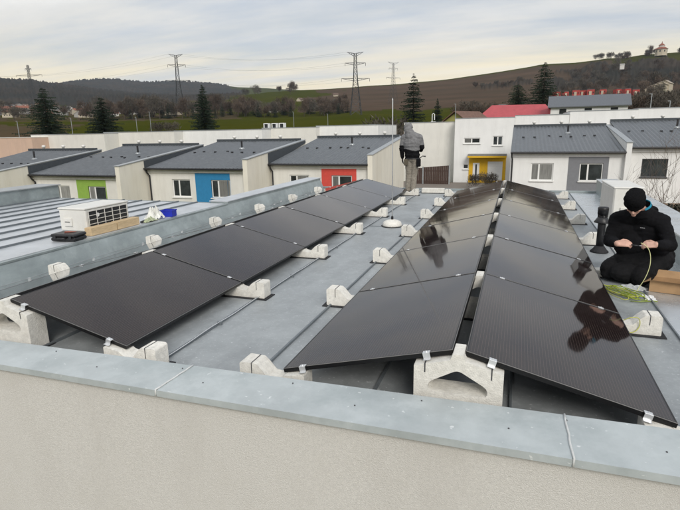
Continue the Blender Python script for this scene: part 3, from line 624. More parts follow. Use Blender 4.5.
# ------------------------------------------------------------------ row houses
def holed(m, x0, x1, z0, z1, y, holes, depth, mi=0):
    """front face (towards -Y) with rectangular openings and their reveals"""
    xs = sorted({x0, x1}|{h[0] for h in holes}|{h[1] for h in holes}); zs = sorted({z0, z1}|{h[2] for h in holes}|{h[3] for h in holes})
    for a, c in zip(xs[:-1], xs[1:]):
        for d, e in zip(zs[:-1], zs[1:]):
            if any(h[0]-1e-6 <= a and c <= h[1]+1e-6 and h[2]-1e-6 <= d and e <= h[3]+1e-6 for h in holes): continue
            m.add([(a, y, d), (c, y, d), (c, y, e), (a, y, e)], [(0, 1, 2, 3)], mi)
    for h in holes:
        a, c, d, e = h[:4]; Y = y+depth
        m.add([(a, y, d), (c, y, d), (c, y, e), (a, y, e), (a, Y, d), (c, Y, d), (c, Y, e), (a, Y, e)], [(0, 4, 5, 1), (1, 5, 6, 2), (2, 6, 7, 3), (3, 7, 4, 0)], mi)
PALE_PANE = mat('pale_grey_pane', (.20, .20, .19), .12, var=.25, scale=2.2, spec=.6, objvar=.35, stretch=(6, 1, .6))  # paler grey pane, mixed at random with the dark one
def window(parent, a, c, d, e, y, fm, split=0.36, depth=0.12, sill=True):
    """window group: frame with panes and a sill"""
    f = 0.07; Y = y+depth-0.05
    m = MB(); m.box(a, c, Y, Y+.05, d, d+f).box(a, c, Y, Y+.05, e-f, e).box(a, a+f, Y, Y+.05, d+f, e-f).box(c-f, c, Y, Y+.05, d+f, e-f)
    xm = a+(c-a)*split if split else None
    if xm: m.box(xm-.05, xm+.05, Y, Y+.05, d+f, e-f)
    w_ = m.build('window', fm, parent)
    for p, q in (((a+f, xm-.05), (xm+.05, c-f)) if xm else ((a+f, c-f),)): MB().box(p, q, Y+.018, Y+.03, d+f, e-f).build('pane', random.choice((PANE, PALE_PANE)) if fm is UPVC else PANE, w_)
    if sill: MB().box(a-.06, c+.06, y-.09, y+depth-.05, d-.07, d-.005).build('sill', fm, w_)
    return w_
def ribbed(m, x0, x1, y0, y1, z0, z1, pitch=0.27, amp=0.055, steps=18, thick=0.05):
    nx = int((x1-x0)/pitch)*4; pts = []
    prof = [0, 0, 1, 1]
    for j in range(steps+1):
        for lip in ((0, 1) if 0 < j < steps else (0,)):
            t = j/steps; y = y0+(y1-y0)*t; z = z0+(z1-z0)*t+(0.012 if lip == 0 and j else 0)
            for i in range(nx+1):
                x = x0+(x1-x0)*i/nx; pts.append((x, y, z+amp*(0.5-0.5*math.cos(2*PI*i/4))))
    rows = len(pts)//(nx+1)
    m.add(pts, [(j*(nx+1)+i, j*(nx+1)+i+1, (j+1)*(nx+1)+i+1, (j+1)*(nx+1)+i) for j in range(rows-1) for i in range(nx)])
    # eave lip
    o = [(x, y, z) for x, y, z in pts[:nx+1]]+[(x, y+.0, z-thick) for x, y, z in pts[:nx+1]]
    m.add(o, [(i+nx+1, i+nx+2, i+1, i) for i in range(nx)])
def row_house(name, label, X0, X1, Y0, ze, zr, accent, wm, gm_, D=9.0, win=None, wf=None, left_party=False, flash_left=None, depth_party=9.35, pipe='left', ndx=0):
    e = thing(name, label, 'house', (X0, Y0, -4.2)); T = (-X0, -Y0, 4.2)
    class Sub:  # build in world coordinates, stored relative to the house base
        pass
    def bld_(m, nm, mt, par=None, smooth=False):
        if par is None: m.v = [(x-X0, y-Y0, z+4.2) for x, y, z in m.v]; return m.build(nm, mt, e, smooth)
        m.v = [(x-X0, y-Y0, z+4.2) for x, y, z in m.v]; return m.build(nm, mt, par, smooth)
    win = win or [(1.36, 2.80), (4.42, 5.85)]; wz0, wz1 = ze-1.98, ze-.80
    holes = [(X0+a, X0+c, wz0, wz1) for a, c in win]
    m = MB(); holed(m, X0, X1, -4.2, ze-.06, Y0, holes, .14)
    m.add([(X0, Y0, -4.2), (X0, Y0+D, -4.2), (X0, Y0+D, zr-.08), (X0, Y0, ze-.06)], [(0, 3, 2, 1)])
    m.add([(X1, Y0, -4.2), (X1, Y0+D, -4.2), (X1, Y0+D, zr-.08), (X1, Y0, ze-.06)], [(0, 1, 2, 3)])
    m.add([(X0, Y0+D, -4.2), (X1, Y0+D, -4.2), (X1, Y0+D, zr-.08), (X0, Y0+D, zr-.08)], [(3, 2, 1, 0)])
    wall = bld_(m, 'wall', wm)
    bld_(MB().box(X0+.02, X1-.02, Y0-.10, Y0+.02, ze-.36, ze-.075), 'fascia', wm)
    if accent:
        a, c = (3.72, 6.15); m = MB(); h = [(X0+win[1][0], X0+win[1][1], wz0, wz1)]
        holed(m, X0+a, X0+c, -4.2, ze-.365, Y0-.03, h, .17)
        m.add([(X0+a, Y0-.03, -4.2), (X0+a, Y0, -4.2), (X0+a, Y0, ze-.365), (X0+a, Y0-.03, ze-.365)], [(0, 3, 2, 1)])
        m.add([(X0+c, Y0-.03, -4.2), (X0+c, Y0, -4.2), (X0+c, Y0, ze-.365), (X0+c, Y0-.03, ze-.365)], [(0, 1, 2, 3)])
        bld_(m, 'accent_panel', accent)
    # windows
    for k, (a, c) in enumerate(win):
        fm = wf or UPVC; d_, e_ = wz0, wz1; y = Y0-(.03 if (accent and k == 1) else 0)
        w_ = window(e, a, c, d_+4.2, e_+4.2, y-Y0, fm, 0.36)
    # roof
    m = MB(); ribbed(m, X0-.02, X1+.02, Y0-.32, Y0+D-.02, ze-.05, zr)
    roof = bld_(m, 'roof', SLATE)
    bld_(MB().box(X0, X1, Y0+D-.03, Y0+D+.28, zr-.12, zr+.22), 'ridge_upstand', DFLASH)
    sl = (zr-ze)/(D+.3)
    for k in range(3):   # ridge ventilators
        x = X0+1.6+k*2.1; b_ = MB().lathe([(.09, 0), (.09, .10), (.15, .12), (.15, .22), (.10, .27), (.03, .28)], 14).build('ventilator', WHITEP, e, True, (x-X0, D+.12, zr+4.2+.2))
    for k in range(7):   # snow guards
        x = X0+.8+k*.85+random.uniform(-.2, .2); y = Y0+4.6+random.uniform(-.25, .25); z = ze+(y-Y0+.3)*sl
        bld_(MB().box(x-.09, x+.09, y-.03, y+.05, z+.01, z+.10), 'snow_guard', GUT, roof)
    x = X0+4.0; y = Y0+6.0; z = ze+6.3*sl
    p_ = MB().tube([(x-X0, 6.0, z+4.2-.05), (x-X0, 6.0, z+4.2+.62)], .07, 10).build('flue', GUT, roof)
    MB().lathe([(.22, .0), (.2, .05), (.09, .12)], 14, (x-X0, 6.0, z+4.2)).build('flue_flashing', LFLASH, roof)
    # gutter and downpipe
    bld_(MB().tube([(X0-.02, Y0-.40, ze-.075), (X1+.02, Y0-.40, ze-.085)], .065, 8), 'gutter', GUT)
    if pipe == 'left': bld_(MB().tube([(X0+.06, Y0-.38, ze-.13), (X0+.08, Y0-.25, ze-.38), (X0+.12, Y0-.07, ze-.55), (X0+.12, Y0-.07, -4.2)], .05, 8), 'downpipe', GUT)
    # party wall on the right
    xa, xb = X1+.001, X1+.32; yb_ = Y0+depth_party; za, zb = ze+.52, zr+.06
    bld_(MB().prism_x([(Y0-.36, -4.2), (yb_, -4.2), (yb_, zb), (Y0-.36, za)], xa, xb), 'party_wall', gm_)
    bld_(MB().prism_x([(Y0-.40, za+.005), (yb_+.04, zb+.005), (yb_+.04, zb+.05), (Y0-.40, za+.05)], xa-.04, xb+.04), 'party_wall_coping', LFLASH)
    if flash_left:  # dark cladding of the neighbour's party wall above this roof
        xn, (ya, zaa), (yc, zcc) = flash_left
        za2 = ze-.05; f = lambda y: zaa+(zcc-zaa)*(y-ya)/(yc-ya)-.03
        y0_, y1_ = Y0-.30, min(yc, Y0+D)
        bld_(MB().prism_x([(y0_, ze-.2), (y1_, zr-.3), (y1_, f(y1_)), (y0_, f(y0_))], xn+.321, xn+.36), 'wall_flashing', DFLASH)
    return e
HS = [('row_house', 'row house with bare beige gable wall and grey sheet roof beside the green panelled house', -38.9, -31.85, 21.7, -1.12, .45, None, WH_L, WH_G),
      ('row_house', 'cream row house with green facade panel and grey sheet roof', -31.45, -24.10, 24.41, -.83, .70, GREEN, WH_L, WH_G),
      ('row_house', 'cream row house with blue facade panel and grey sheet roof', -23.72, -16.20, 26.76, -.53, .92, BLUE, WH_L, WH_G),
      ('row_house', 'cream row house with red facade panel and grey sheet roof', -15.82, -8.81, 29.68, -.41, 1.06, RED, WH_L, WH_G),
      ('row_house', 'white row house with grey facade panel and grey sheet roof', -.19, 6.85, 35.29, .06, 1.66, GREYP, WH_R, WH_R),
      ('row_house', 'white row house with dark framed window beside the grey panelled house', 7.20, 14.6, 35.9, .32, 1.95, None, WH_R, WH_R)]
prev = None
for nm, lab, X0, X1, Y0, ze, zr, acc, wm, gm_ in HS:
    off = {-31.45: .25, -23.72: .5}.get(X0, 0.0)
    win = [(1.36+off, 2.80+off), (4.42+off, 5.85+off)]
    if lab.startswith('white row house with dark'): win = [(.80, 2.30), (4.9, 6.2)]
    fl = None
    if prev is not None and abs(prev[0]-X0) < 1.2: fl = (prev[0], (prev[1]-.36, prev[2]+.52), (prev[1]+9.35, prev[3]+.06))
    row_house(nm, lab, X0, X1, Y0, ze, zr, acc, wm, gm_, win=win, wf=DFRAME if 'dark framed' in lab else UPVC, flash_left=fl, pipe='left' if 'dark framed' not in lab else None)
    prev = (X1, Y0, ze, zr)
# rear row of plain walled houses
def rear(label, X0, X1, Y0, zt, wm, D=8.0):
    e = thing('rear_house', label, 'house', (X0, Y0, -4.2))
    MB().box(0, X1-X0, 0, D, 0, zt+4.2-.03).build('wall', wm, e); MB().box(-.02, X1-X0+.02, -.04, D+.04, zt+4.2-.028, zt+4.2+.03).build('wall_coping', LFLASH if wm is not SALM else WH_B, e)
    return e
def X_at(px, py, Y): r = ray(px, py); return CAM[0]+r[0]*(Y-CAM[1])/r[1]
def Z_at(px, py, Y): r = ray(px, py); return CAM[2]+r[2]*(Y-CAM[1])/r[1]
RW = [('salmon rendered blank rear wall of a house behind the leftmost row house', -60, 31, 37.5, (20, 137.5), SALM),
      ('blank cream house wall behind the green panelled house', 31.5, 104, 39.5, (80, 134.0), WH_B),
      ('blank cream house wall stepping up behind the green and blue houses', 104.5, 174, 41.5, (140, 131.8), WH_B),
      ('blank cream house wall behind the blue panelled house', 174.5, 262, 43.0, (220, 130.0), WH_R),
      ('blank cream house wall between the blue and red panelled houses', 262.5, 316, 45.0, (290, 127.6), WH_B),
      ('blank cream house wall behind the red panelled house', 316.5, 378, 46.0, (350, 125.2), WH_R)]
for lab, a, c, Y0, tp, wm in RW: rear(lab, X_at(a, 140, Y0), X_at(c, 135, Y0), Y0, Z_at(*tp, Y0), wm)
for k, px in enumerate((266, 274, 281.5)):
    Y0 = 46.2; x, z = X_at(px, 126, Y0), Z_at(290, 127.6, 45.0)
    e = thing('roof_vent_box', 'small white framed box on the flat wall top behind the houses', 'vent', (x, Y0, z+.03), 0, 'white vent boxes on the rear roof')
    m = MB(); m.box(-.28, .28, 0, .5, .38, .46).box(-.28, -.2, 0, .5, 0, .38).box(.2, .28, 0, .5, 0, .38); m.build('frame', UPVC, e); MB().box(-.2, .2, .1, .4, 0, .38).build('opening', GRILL, e)
rear('long blank white house wall behind the standing worker and brown fence', X_at(404, 130, 49.5), X_at(455, 130, 49.5), 49.5, Z_at(430, 122.3, 49.5), WH_B, 7)
Yr = 48.0
for lab, a, c, zt, dy in (('blank white house wall stepping up behind the grey panelled house', -.15, 4.4, 2.72, .3), ('blank white house wall behind the party wall of the white row houses', 4.45, 9.8, 2.98, .6), ('blank white house wall behind the dark framed window house', 9.85, 18.5, 3.06, .9)):
    rear(lab, a, c, Yr+dy, zt, WH_R)
e = thing('yellow_house', 'white two storey house with yellow entrance panel and grey canopy', 'house', (-5.5, 48, -3.5))
m = MB(); hs = [(.87, 2.36, 3.78, 4.28), (3.49, 4.37, 3.58, 4.43), (.87, 1.39, 1.40, 1.87)]
holed(m, 0, 5.34, 0, 6.05, 0, hs, .15); m.box(0, 5.34, .16, 8, 0, 6.0); m.build('wall', WH_R, e); MB().box(-.03, 5.36, -.04, 8, 6.052, 6.11).build('wall_coping', LFLASH, e)
window(e, *hs[0], 0, UPVC, .48); window(e, *hs[1], 0, UPVC, .5); window(e, *hs[2], 0, UPVC, None)
MB().box(1.42, 4.76, -.06, -.002, 0.0, 2.50).build('accent_panel', YELL, e)
MB().box(1.36, 4.82, -1.0, -.002, 2.66, 2.82).build('canopy', mat('grey_canopy_felt', (.22, .22, .21), .9), e); MB().box(1.36, 4.82, -1.02, -.9, 2.50, 2.655).build('canopy_fascia', YELL, e)
d_ = MB().box(1.80, 2.40, -.10, -.062, .35, 1.98).build('door', UPVC, e); MB().box(2.02, 2.18, -.106, -.101, .6, 1.85).build('door_pane', PANE, d_)
g_ = MB().box(3.15, 4.48, -.10, -.062, .35, 2.10).build('garage_door', WH_R, e)
for k in range(4): MB().box(3.18, 4.45, -.112, -.101, .40+k*.43, .77+k*.43).build('garage_panel', UPVC, g_)
# brown board fence by the yellow house
e = thing('board_fence', 'dark brown board fence with pale post in front of the white wall', 'fence', (-9.0, 46, -3.5))
for k in range(20):
    x = .0+k*.165; h = 1.62+.0 if k < 5 else 1.62+.012*k
    MB().box(x, x+.155, .0+.01*(k % 2), .03+.01*(k % 2), .0, h).build('board', BRNF, e)
MB().box(.85, .97, -.06, -.001, 0, 1.75).build('post', LFLASH, e); MB().box(3.30, 3.42, -.06, .05, 0, 1.95).build('post', LFLASH, e)
for z in (.35, 1.3): MB().box(0, 3.29, .045, .085, z, z+.09).build('rail', BRNF, e)
# yard of gravel and terrace on the ground by the houses
m = MB(); m.add([(-11, 20, -3.44), (6.5, 20, -3.44), (6.5, 47.8, -3.36), (-11, 47.8, -3.36)], [(0, 1, 2, 3)]); tag(m.build('gravel_yard', GRAV), kind='structure')
e = thing('wooden_deck', 'brown boarded terrace at the foot of the white house behind the bare shrub', 'deck', (8.0, 28.4, -3.42))
DK = mat('weathered_deck_boards', (.22, .15, .10), .85, var=.2, scale=4)
for k in range(14): MB().box(k*.46, k*.46+.44, 0, 7.2, .0, .10+.012*(k % 3)).build('plank', DK, e)
# red roofed hall, grey gabled building, timber roof house
RROOF = mat('red_sheet_roof', (.42, .075, .085), .55, var=.1, scale=1.5, stain=((.34, .06, .065), .5), sscale=.7); GROOF = mat('grey_sheet_roof', (.13, .14, .155), .5, .1, var=.12)
def gable_house(name, label, cat, c, rz, wx, wy, hw, hr, wm, rm, parts=True, over=.4, group=None, zb=3.0, wins=0):
    e = thing(name, label, cat, c, rz, group)
    MB().prism_x([(-wy/2, -zb), (wy/2, -zb), (wy/2, hw), (0, hr-.12), (-wy/2, hw)], -wx/2, wx/2).build('wall', wm, e)
    s_ = (hr-hw)/(wy/2); y_ = wy/2+over; z_ = hw-over*s_
    rf = MB().prism_x([(-y_, z_), (0, hr), (y_, z_), (y_, z_+.14), (0, hr+.14), (-y_, z_+.14)], -wx/2-over, wx/2+over).build('roof', rm, e)
    for k in range(wins):
        x = -wx/2+wx*(k+.5)/wins; w_ = MB().box(x-.6, x+.6, -wy/2-.05, -wy/2-.01, hw-1.5, hw-.35).build('window', UPVC, e); MB().box(x-.5, x+.5, -wy/2-.08, -wy/2-.052, hw-1.42, hw-.43).build('pane', PANE, w_)
    return e
p = at(516, 113, 96); e = thing('red_roof_hall', 'long building with red sheet hip roof behind the white wall', 'building', (p[0], p[1], 0))
MB().box(-6.0, 6.2, -3.2, 3.2, -2, 3.05).build('wall', WH_B, e)
MB().add([(-6.5, -3.7, 3.0), (6.7, -3.7, 3.0), (6.7, 3.7, 3.0), (-6.5, 3.7, 3.0), (-4.0, 0, 5.45), (4.6, 0, 5.35)], [(0, 1, 5, 4), (1, 2, 5), (2, 3, 4, 5), (3, 0, 4), (3, 2, 1, 0)]).build('roof', RROOF, e)
p = at(589, 110, 90); gable_house('grey_roof_building', 'white gabled building with grey sheet roof and small dark windows behind the wall', 'building', (p[0], p[1]+2, 0), R(-4), 10.6, 5.2, 4.75, 6.2, WH_R, GROOF, over=.45, zb=2, wins=3)
p = at(467, 116, 88); gable_house('timber_roof_house', 'low house with brown tiled roof and yellowish gable beside the red roof', 'house', (p[0], p[1], 0), R(60), 6, 5, 2.6, 4.2, mat('olive_yellow_render', (.38, .36, .12), .9), mat('brown_tile_roof', (.16, .09, .065), .8, var=.25, scale=3), zb=2)
# ------------------------------------------------------------------ vegetation
TRUNK = mat('bark', (.075, .055, .042), .95, var=.3, scale=8)
SPRUCE = mat('spruce_needles', (.014, .024, .013), .8, var=.5, scale=.9, objvar=.2, spec=.2); SPRUCE2 = mat('grey_green_needles', (.026, .038, .022), .85, var=.5, scale=1.1, objvar=.2, spec=.2)
TWIG = mat('bare_twigs', (.105, .080, .062), .95, var=.35, scale=.6, objvar=.3, spec=.1); TWIG2 = mat('grey_bare_twigs', (.10, .088, .072), .95, var=.35, scale=.6, objvar=.3, spec=.1)
def spruce_mesh(h, r, seed, dens=1.0, power=.85, gap=.0):
    q = random.Random(seed); m = MB(); n = int(44*dens)
    for k in range(n):
        t = (k+q.random()*.8)/n; z = h*(.05+.95*t); rr = r*(1-t)**power*q.uniform(.62, 1.14)+.12
        nb = max(5, int(13*(1-t)+5))
        for i in range(nb):
            a = 2*PI*(i+q.random()*.8)/nb; ca, sa = math.cos(a), math.sin(a); L_ = rr*q.uniform(.5, 1.18)*(1+.14*math.sin(a*2+seed)+.10*math.sin(a*3+t*7+seed))
            if q.random() < .10: continue
            nseg = max(3, int(L_/.26)); sag = q.uniform(.10, .34)
            for s in range(nseg):
                u0, u1 = (s+.1)/nseg, (s+1.35)/nseg; wd = (.34-.16*u0)*q.uniform(.7, 1.25)*min(1, .4+L_/2)
                z0 = z-sag*L_*u0+.12*L_*u0*u0; z1 = z-sag*L_*u1+.12*L_*u1*u1; tw = q.uniform(-.25, .25)
                p0 = (ca*L_*u0, sa*L_*u0, z0); p1 = (ca*L_*u1-sa*tw*.3, sa*L_*u1+ca*tw*.3, z1-q.uniform(0, .1))
                m.add([p0, (p1[0]-sa*wd*.5, p1[1]+ca*wd*.5, p1[2]-q.uniform(.05, .28)), p1, (p1[0]+sa*wd*.5, p1[1]-ca*wd*.5, p1[2]-q.uniform(.05, .28))], [(0, 1, 2), (0, 2, 3)])
    return m
def spruce(px, top, d, r, label, seed, dens=1.0, power=.85, mt=SPRUCE, zb=None):
    g = on_ground(px, d); zt = at(px, top, d)[2]; h = zt-g[2]
    e = thing('spruce_tree', label, 'tree', g, q_ := random.uniform(0, 6), 'spruces behind the white walls')
    spruce_mesh(h, r, seed, dens, power).build('crown', mt, e)
    MB().tube([(0, 0, -.3), (.05, 0, h*.5), (0, 0, h*.98)], [.24, .14, .02], 7).build('trunk', TRUNK, e)
spruce(48, 87, 112, 4.6, 'tall broad dark spruce behind the white wall of the green house', 1, 1.1, .7)
spruce(104, 97, 115, 4.3, 'dark spruce standing between the two tall ones behind the left wall', 2, 1.0, .7)
spruce(205, 84, 112, 3.6, 'tall pointed dark spruce in front of the lattice pylon', 3, 1.1, .75)
spruce(413, 73, 108, 3.6, 'tall loose branched spruce behind the standing worker', 4, .9, .8)
spruce(541, 61.5, 125, 5.2, 'tallest broad spruce beside the red roofed building', 5, 1.2, .65)
spruce(516, 84, 128, 4.2, 'rounded dark conifer left of the tallest spruce', 6, 1.1, .45, SPRUCE2)
spruce(437, 98, 125, 2.0, 'small dark conifer near the loose branched spruce', 7, .8)
def bare_mesh(h, r, seed, n=900, w=.07, ln=.9):
    q = random.Random(seed); m = MB(); blobs = []
    for k in range(9): blobs.append((q.uniform(-.6, .6)*r, q.uniform(-.6, .6)*r, h*q.uniform(.4, .85), r*q.uniform(.35, .6)))
    for k in range(n):
        bx, by, bz, br = q.choice(blobs); a, c = q.uniform(0, 2*PI), q.uniform(-1, 1); s = br*q.random()**.4; t = math.sqrt(1-c*c)
        p = Vector((bx+s*t*math.cos(a), by+s*t*math.sin(a), bz+s*c)); d = Vector((p.x*.4, p.y*.4, h*.35)).normalized()+Vector((q.uniform(-.6, .6), q.uniform(-.6, .6), q.uniform(-.3, .5)))
        d = d.normalized()*ln*q.uniform(.5, 1.2); sd_ = d.cross(Vector((q.uniform(-1, 1), q.uniform(-1, 1), q.uniform(-1, 1)))).normalized()*w*q.uniform(.6, 1.5)
        m.add([p-sd_, p+sd_, p+d], [(0, 1, 2)])
    return m
def limbs_mesh(h, r, seed):
    q = random.Random(seed); m = MB(); m.tube([(0, 0, -.4), (.05, 0, h*.35), (0, .05, h*.7)], [.03*h*.6, .02*h*.6, .006*h], 6)
    for k in range(9):
        a = q.uniform(0, 2*PI); z = h*q.uniform(.2, .55); m.tube([(0, 0, z), (math.cos(a)*r*.4, math.sin(a)*r*.4, z+h*.12), (math.cos(a)*r*.8, math.sin(a)*r*.8, z+h*.3)], [.009*h, .006*h, .002*h], 4)
    return m
protos = []
for k in range(4):
    h, r = (11, 4.5) if k < 2 else (7, 4.2)
    protos.append((bare_mesh(h, r, 20+k, 1300 if k < 2 else 1100, .11, 1.0).mesh('crown', TWIG if k % 2 else TWIG2), limbs_mesh(h, r, 30+k).mesh('trunk', TRUNK)))
con = [(spruce_mesh(12, 2.6, 50+k, .6, .7).mesh('crown', SPRUCE), MB().tube([(0, 0, -.3), (0, 0, 11)], [.2, .03], 5).mesh('trunk', TRUNK)) for k in range(2)]
def plant(name, pr, g, s, label, group, rz=None):
    e = thing(name, label, 'tree', g, random.uniform(0, 6.28), group); e.scale = (s*random.uniform(.85, 1.25), s*random.uniform(.85, 1.25), s)
    link('crown', pr[0], e); link('trunk', pr[1], e)
def belt(n, pxr, dr, label, group, sr=(.8, 1.3), kinds=(0, 1, 2, 3), conf=0.0, conlab=None, name='bare_tree'):
    for k in range(n):
        px, d = random.uniform(*pxr), random.uniform(*dr); g = on_ground(px, d)
        if random.random() < conf: plant('conifer', random.choice(con), g, random.uniform(.6, 1.15), conlab, group+', conifers')
        else: plant(name, protos[random.choice(kinds)], g, random.uniform(*sr), label, group)
belt(88, (95, 250), (400, 490), 'bare brown tree in the belt beyond the green field on the left', 'tree belt left', (.95, 1.55), conf=.2, conlab='small dark conifer in the tree belt beyond the left field')
belt(62, (235, 350), (400, 460), 'bare brown tree in the belt beyond the middle of the field', 'tree belt middle', (.8, 1.35), conf=.35, conlab='dark conifer in the belt beyond the middle of the field')
belt(20, (-10, 110), (330, 700), 'bare tree among the village houses on the left', 'village trees', (.7, 1.1))
belt(40, (458, 540), (150, 210), 'bare tree behind the red roofed building', 'trees behind the red roof', (.45, .8), kinds=(2, 3), name='leafless_shrub')
belt(95, (550, 700), (140, 240), 'bare brown bush in the thicket above the right white wall', 'thicket above the right wall', (.5, .9), kinds=(2, 3), name='leafless_shrub')
belt(48, (560, 700), (420, 900), 'bare tree in the wood on the right hillside', 'hillside wood', (.9, 1.6))
belt(8, (470, 540), (780, 830), 'bare tree in the dark hedge across the ploughed hill', 'hedge on the hill', (.8, 1.2), kinds=(2, 3))
belt(12, (585, 622), (1040, 1095), 'bare tree on the skyline of the right hill', 'skyline trees', (1.0, 1.6), kinds=(2, 3))
belt(7, (638, 652), (1060, 1095), 'bare tree beside the red roofed hilltop chapel', 'hilltop trees', (.8, 1.5))
belt(6, (668, 692), (1060, 1095), 'bare tree right of the hilltop chapel', 'trees right of the chapel', (.8, 1.3))
belt(7, (245, 300), (900, 1050), 'bare tree on the low ridge in the middle distance', 'ridge trees', (1.0, 1.9))
belt(16, (556, 640), (300, 322), 'bare tree standing in front of the red house row', 'trees before the red row', (.35, .6), kinds=(2, 3), name='leafless_shrub')
belt(9, (640, 700), (300, 380), 'bare dark tree in the thicket right of the red row', 'thicket by the red row', (.6, 1.0), conf=.4, conlab='dark conifer right of the red house row')
# dark bush between the rows and near pylon foot
for px, d, s, lab in ((385, 62, .62, 'brown bush filling the gap behind the lightning rod'), (398, 66, .6, 'brown bush behind the standing worker head'), (392, 72, .75, 'taller bare bush behind the gap between white walls'), (160, 125, .42, 'low brown bush in front of the left field'), (172, 128, .4, 'second low bush in front of the left field')):
    g = on_ground(px, d); plant('bare_bush', protos[2+(px % 2)], g, s, lab, None)
# bare shrub behind the right kerb
def shrub(loc, h, seed, label):
    q = random.Random(seed); e = thing('bare_shrub', label, 'shrub', loc)
    def grow(m, p, d, L_, r, lev):
        n = 4; pts = [p]; c = p.copy(); dd_ = d.copy()
        for i in range(n):
            dd_ = (dd_+Vector((q.uniform(-.22, .22), q.uniform(-.22, .22), q.uniform(-.05, .16)))).normalized(); c = c+dd_*L_/n; pts.append(c.copy())
        m.tube(pts, [r*(1-.7*i/n) for i in range(n+1)], 5 if lev < 2 else 3, False)
        if lev < 4:
            for k in range(q.randint(3, 4)):
                i = q.randint(1, n); nd = (dd_*.75+Vector((q.uniform(-.8, .8), q.uniform(-.8, .8), q.uniform(-.1, .55)))).normalized(); grow(m, pts[i], nd, L_*q.uniform(.5, .75), max(.0035, r*.5), lev+1)
    m = MB()
    for k in range(4): grow(m, Vector((q.uniform(-.1, .1), q.uniform(-.1, .1), -.1)), Vector((q.uniform(-.35, .25), q.uniform(-.3, .3), 1)).normalized(), h*.52, .035, 0)
    m.build('branches', mat('pale_bark', (.13, .10, .08), .9, var=.25), e)
g = on_ground(688, 15); shrub((g[0], g[1], -3.5), 4.6, 4, 'leafless pale twigged shrub beside the right kerb behind the worker')
LEAFD = mat('dark_leaves', (.018, .024, .012), .7, var=.5, scale=2)
e = thing('evergreen_hedge', 'low dark hedge at the foot of the white house on the right', 'hedge', (7.6, 26.2, -3.5))
q = random.Random(3); m = MB()
for k in range(2600):
    p = Vector((q.uniform(0, 4), q.uniform(0, 1.2), 1.25*q.random()**.5)); d = Vector((q.uniform(-1, 1), q.uniform(-1, 1), q.uniform(-1, 1))).normalized()*.09; s_ = d.cross(Vector((q.uniform(-1, 1), .3, 1))).normalized()*.06
    m.add([p-d, p+s_, p+d, p-s_], [(0, 1, 2, 3)])
m.build('foliage', LEAFD, e)
for px, dd_, s, lab in ((478, 46, .16, 'small leafless brown bush before the yellow entrance'), (490, 45, .18, 'pale dry bush before the garage door')):
    g = on_ground(px, dd_); plant('dry_bush', protos[2], (g[0], g[1], -3.4), s, lab, None)
# ------------------------------------------------------------------ village, red row, chapel
VW = [mat('village_white', (.62, .60, .56), .9), mat('village_cream', (.50, .44, .34), .9), mat('village_grey', (.34, .33, .31), .9)]
VR = [mat('village_red_roof', (.25, .095, .06), .8, var=.25), mat('village_brown_roof', (.13, .085, .065), .8, var=.25), mat('village_grey_roof', (.15, .15, .155), .7, var=.2)]
vp = []
for k in range(3):
    hw, hr, wx, wy = (3.2, 6.2, 10, 8) if k < 2 else (5.5, 8, 12, 9); s_ = (hr-hw)/(wy/2)
    wl = MB().prism_x([(-wy/2, -3), (wy/2, -3), (wy/2, hw), (0, hr-.15), (-wy/2, hw)], -wx/2, wx/2); rf = MB().prism_x([(-wy/2-.5, hw-.5*s_), (0, hr), (wy/2+.5, hw-.5*s_), (wy/2+.5, hw-.5*s_+.2), (0, hr+.2), (-wy/2-.5, hw-.5*s_+.2)], -wx/2-.4, wx/2+.4)
    wn = [MB().box(x-.6, x+.6, -wy/2-.06, -wy/2-.01, 1.2, 2.6).mesh('window', PANE) for x in (-3, 0, 3)]
    for w_ in range(3): vp.append((wl.mesh('wall', VW[w_]), rf.mesh('roof', VR[(w_+k) % 3]), wn))
for k in range(96):
    px = random.uniform(-15, 118) if k < 80 else random.uniform(118, 345); d = random.uniform(470, 1000) if k < 80 else random.uniform(480, 900)
    g = on_ground(px, d); pr = random.choice(vp)
    if k < 80: e = thing('village_house', 'small gabled house in the distant village below the dark left hill', 'house', g, random.uniform(0, 6.28), 'houses of the distant village')
    else: e = thing('village_house', 'small distant house beyond the tree belt in the middle', 'house', g, random.uniform(0, 6.28), 'houses beyond the tree belt')
    e.scale = (random.uniform(.55, .95),)*3
    link('wall', pr[0], e); link('roof', pr[1], e)
    for w_ in pr[2]: link('window', w_, e)
REDW = mat('red_row_render', (.42, .06, .05), .85); rr_w = MB().box(-4, 4, 0, 8, -2, 5.2).mesh('wall', REDW); rr_b = MB().box(-1.9, .9, -.3, -.005, -.5, 3.6).mesh('white_bay', VW[1]); rr_r = MB().box(-4.1, 4.1, -.2, 8.2, 5.2, 5.5).mesh('roof', VR[2])
rr_n = [MB().box(x-.5, x+.5, -.06, -.01, 1.5, 3.2).mesh('window', PANE) for x in (-2.8, 2.6)]
for k, px in enumerate((559, 565, 575, 583, 591, 602, 618, 628, 637)):
    p = at(px+random.uniform(-1.5, 1.5), 97.0-.035*(px-560)+random.uniform(-2.2, .8), 330+random.uniform(-12, 12)); e = thing('red_row_house', 'small bright red flat roofed house with white bay on the right hillside', 'house', p, random.uniform(-.35, .35), 'red house row on the hillside'); k_ = random.uniform(.8, 1.1); e.scale = (.42*k_, .7, .56*random.uniform(.8, 1.1))
    for nm, m_ in (('wall', rr_w), ('white_bay', rr_b), ('roof', rr_r)): link(nm, m_, e)
    for w_ in rr_n: link('window', w_, e)
for k in range(5):
    p = at(652+k*3.5, 93-k*1.5, 345+k*4); gable_house('terraced_house', 'pale terraced house with light roof climbing the slope right of the red row', 'house', p, R(65), 9, 5, 2.0, 3.6, VW[1], mat('pale_roof_sheet', (.36, .31, .25), .8), group='pale terraces on the slope', zb=4)
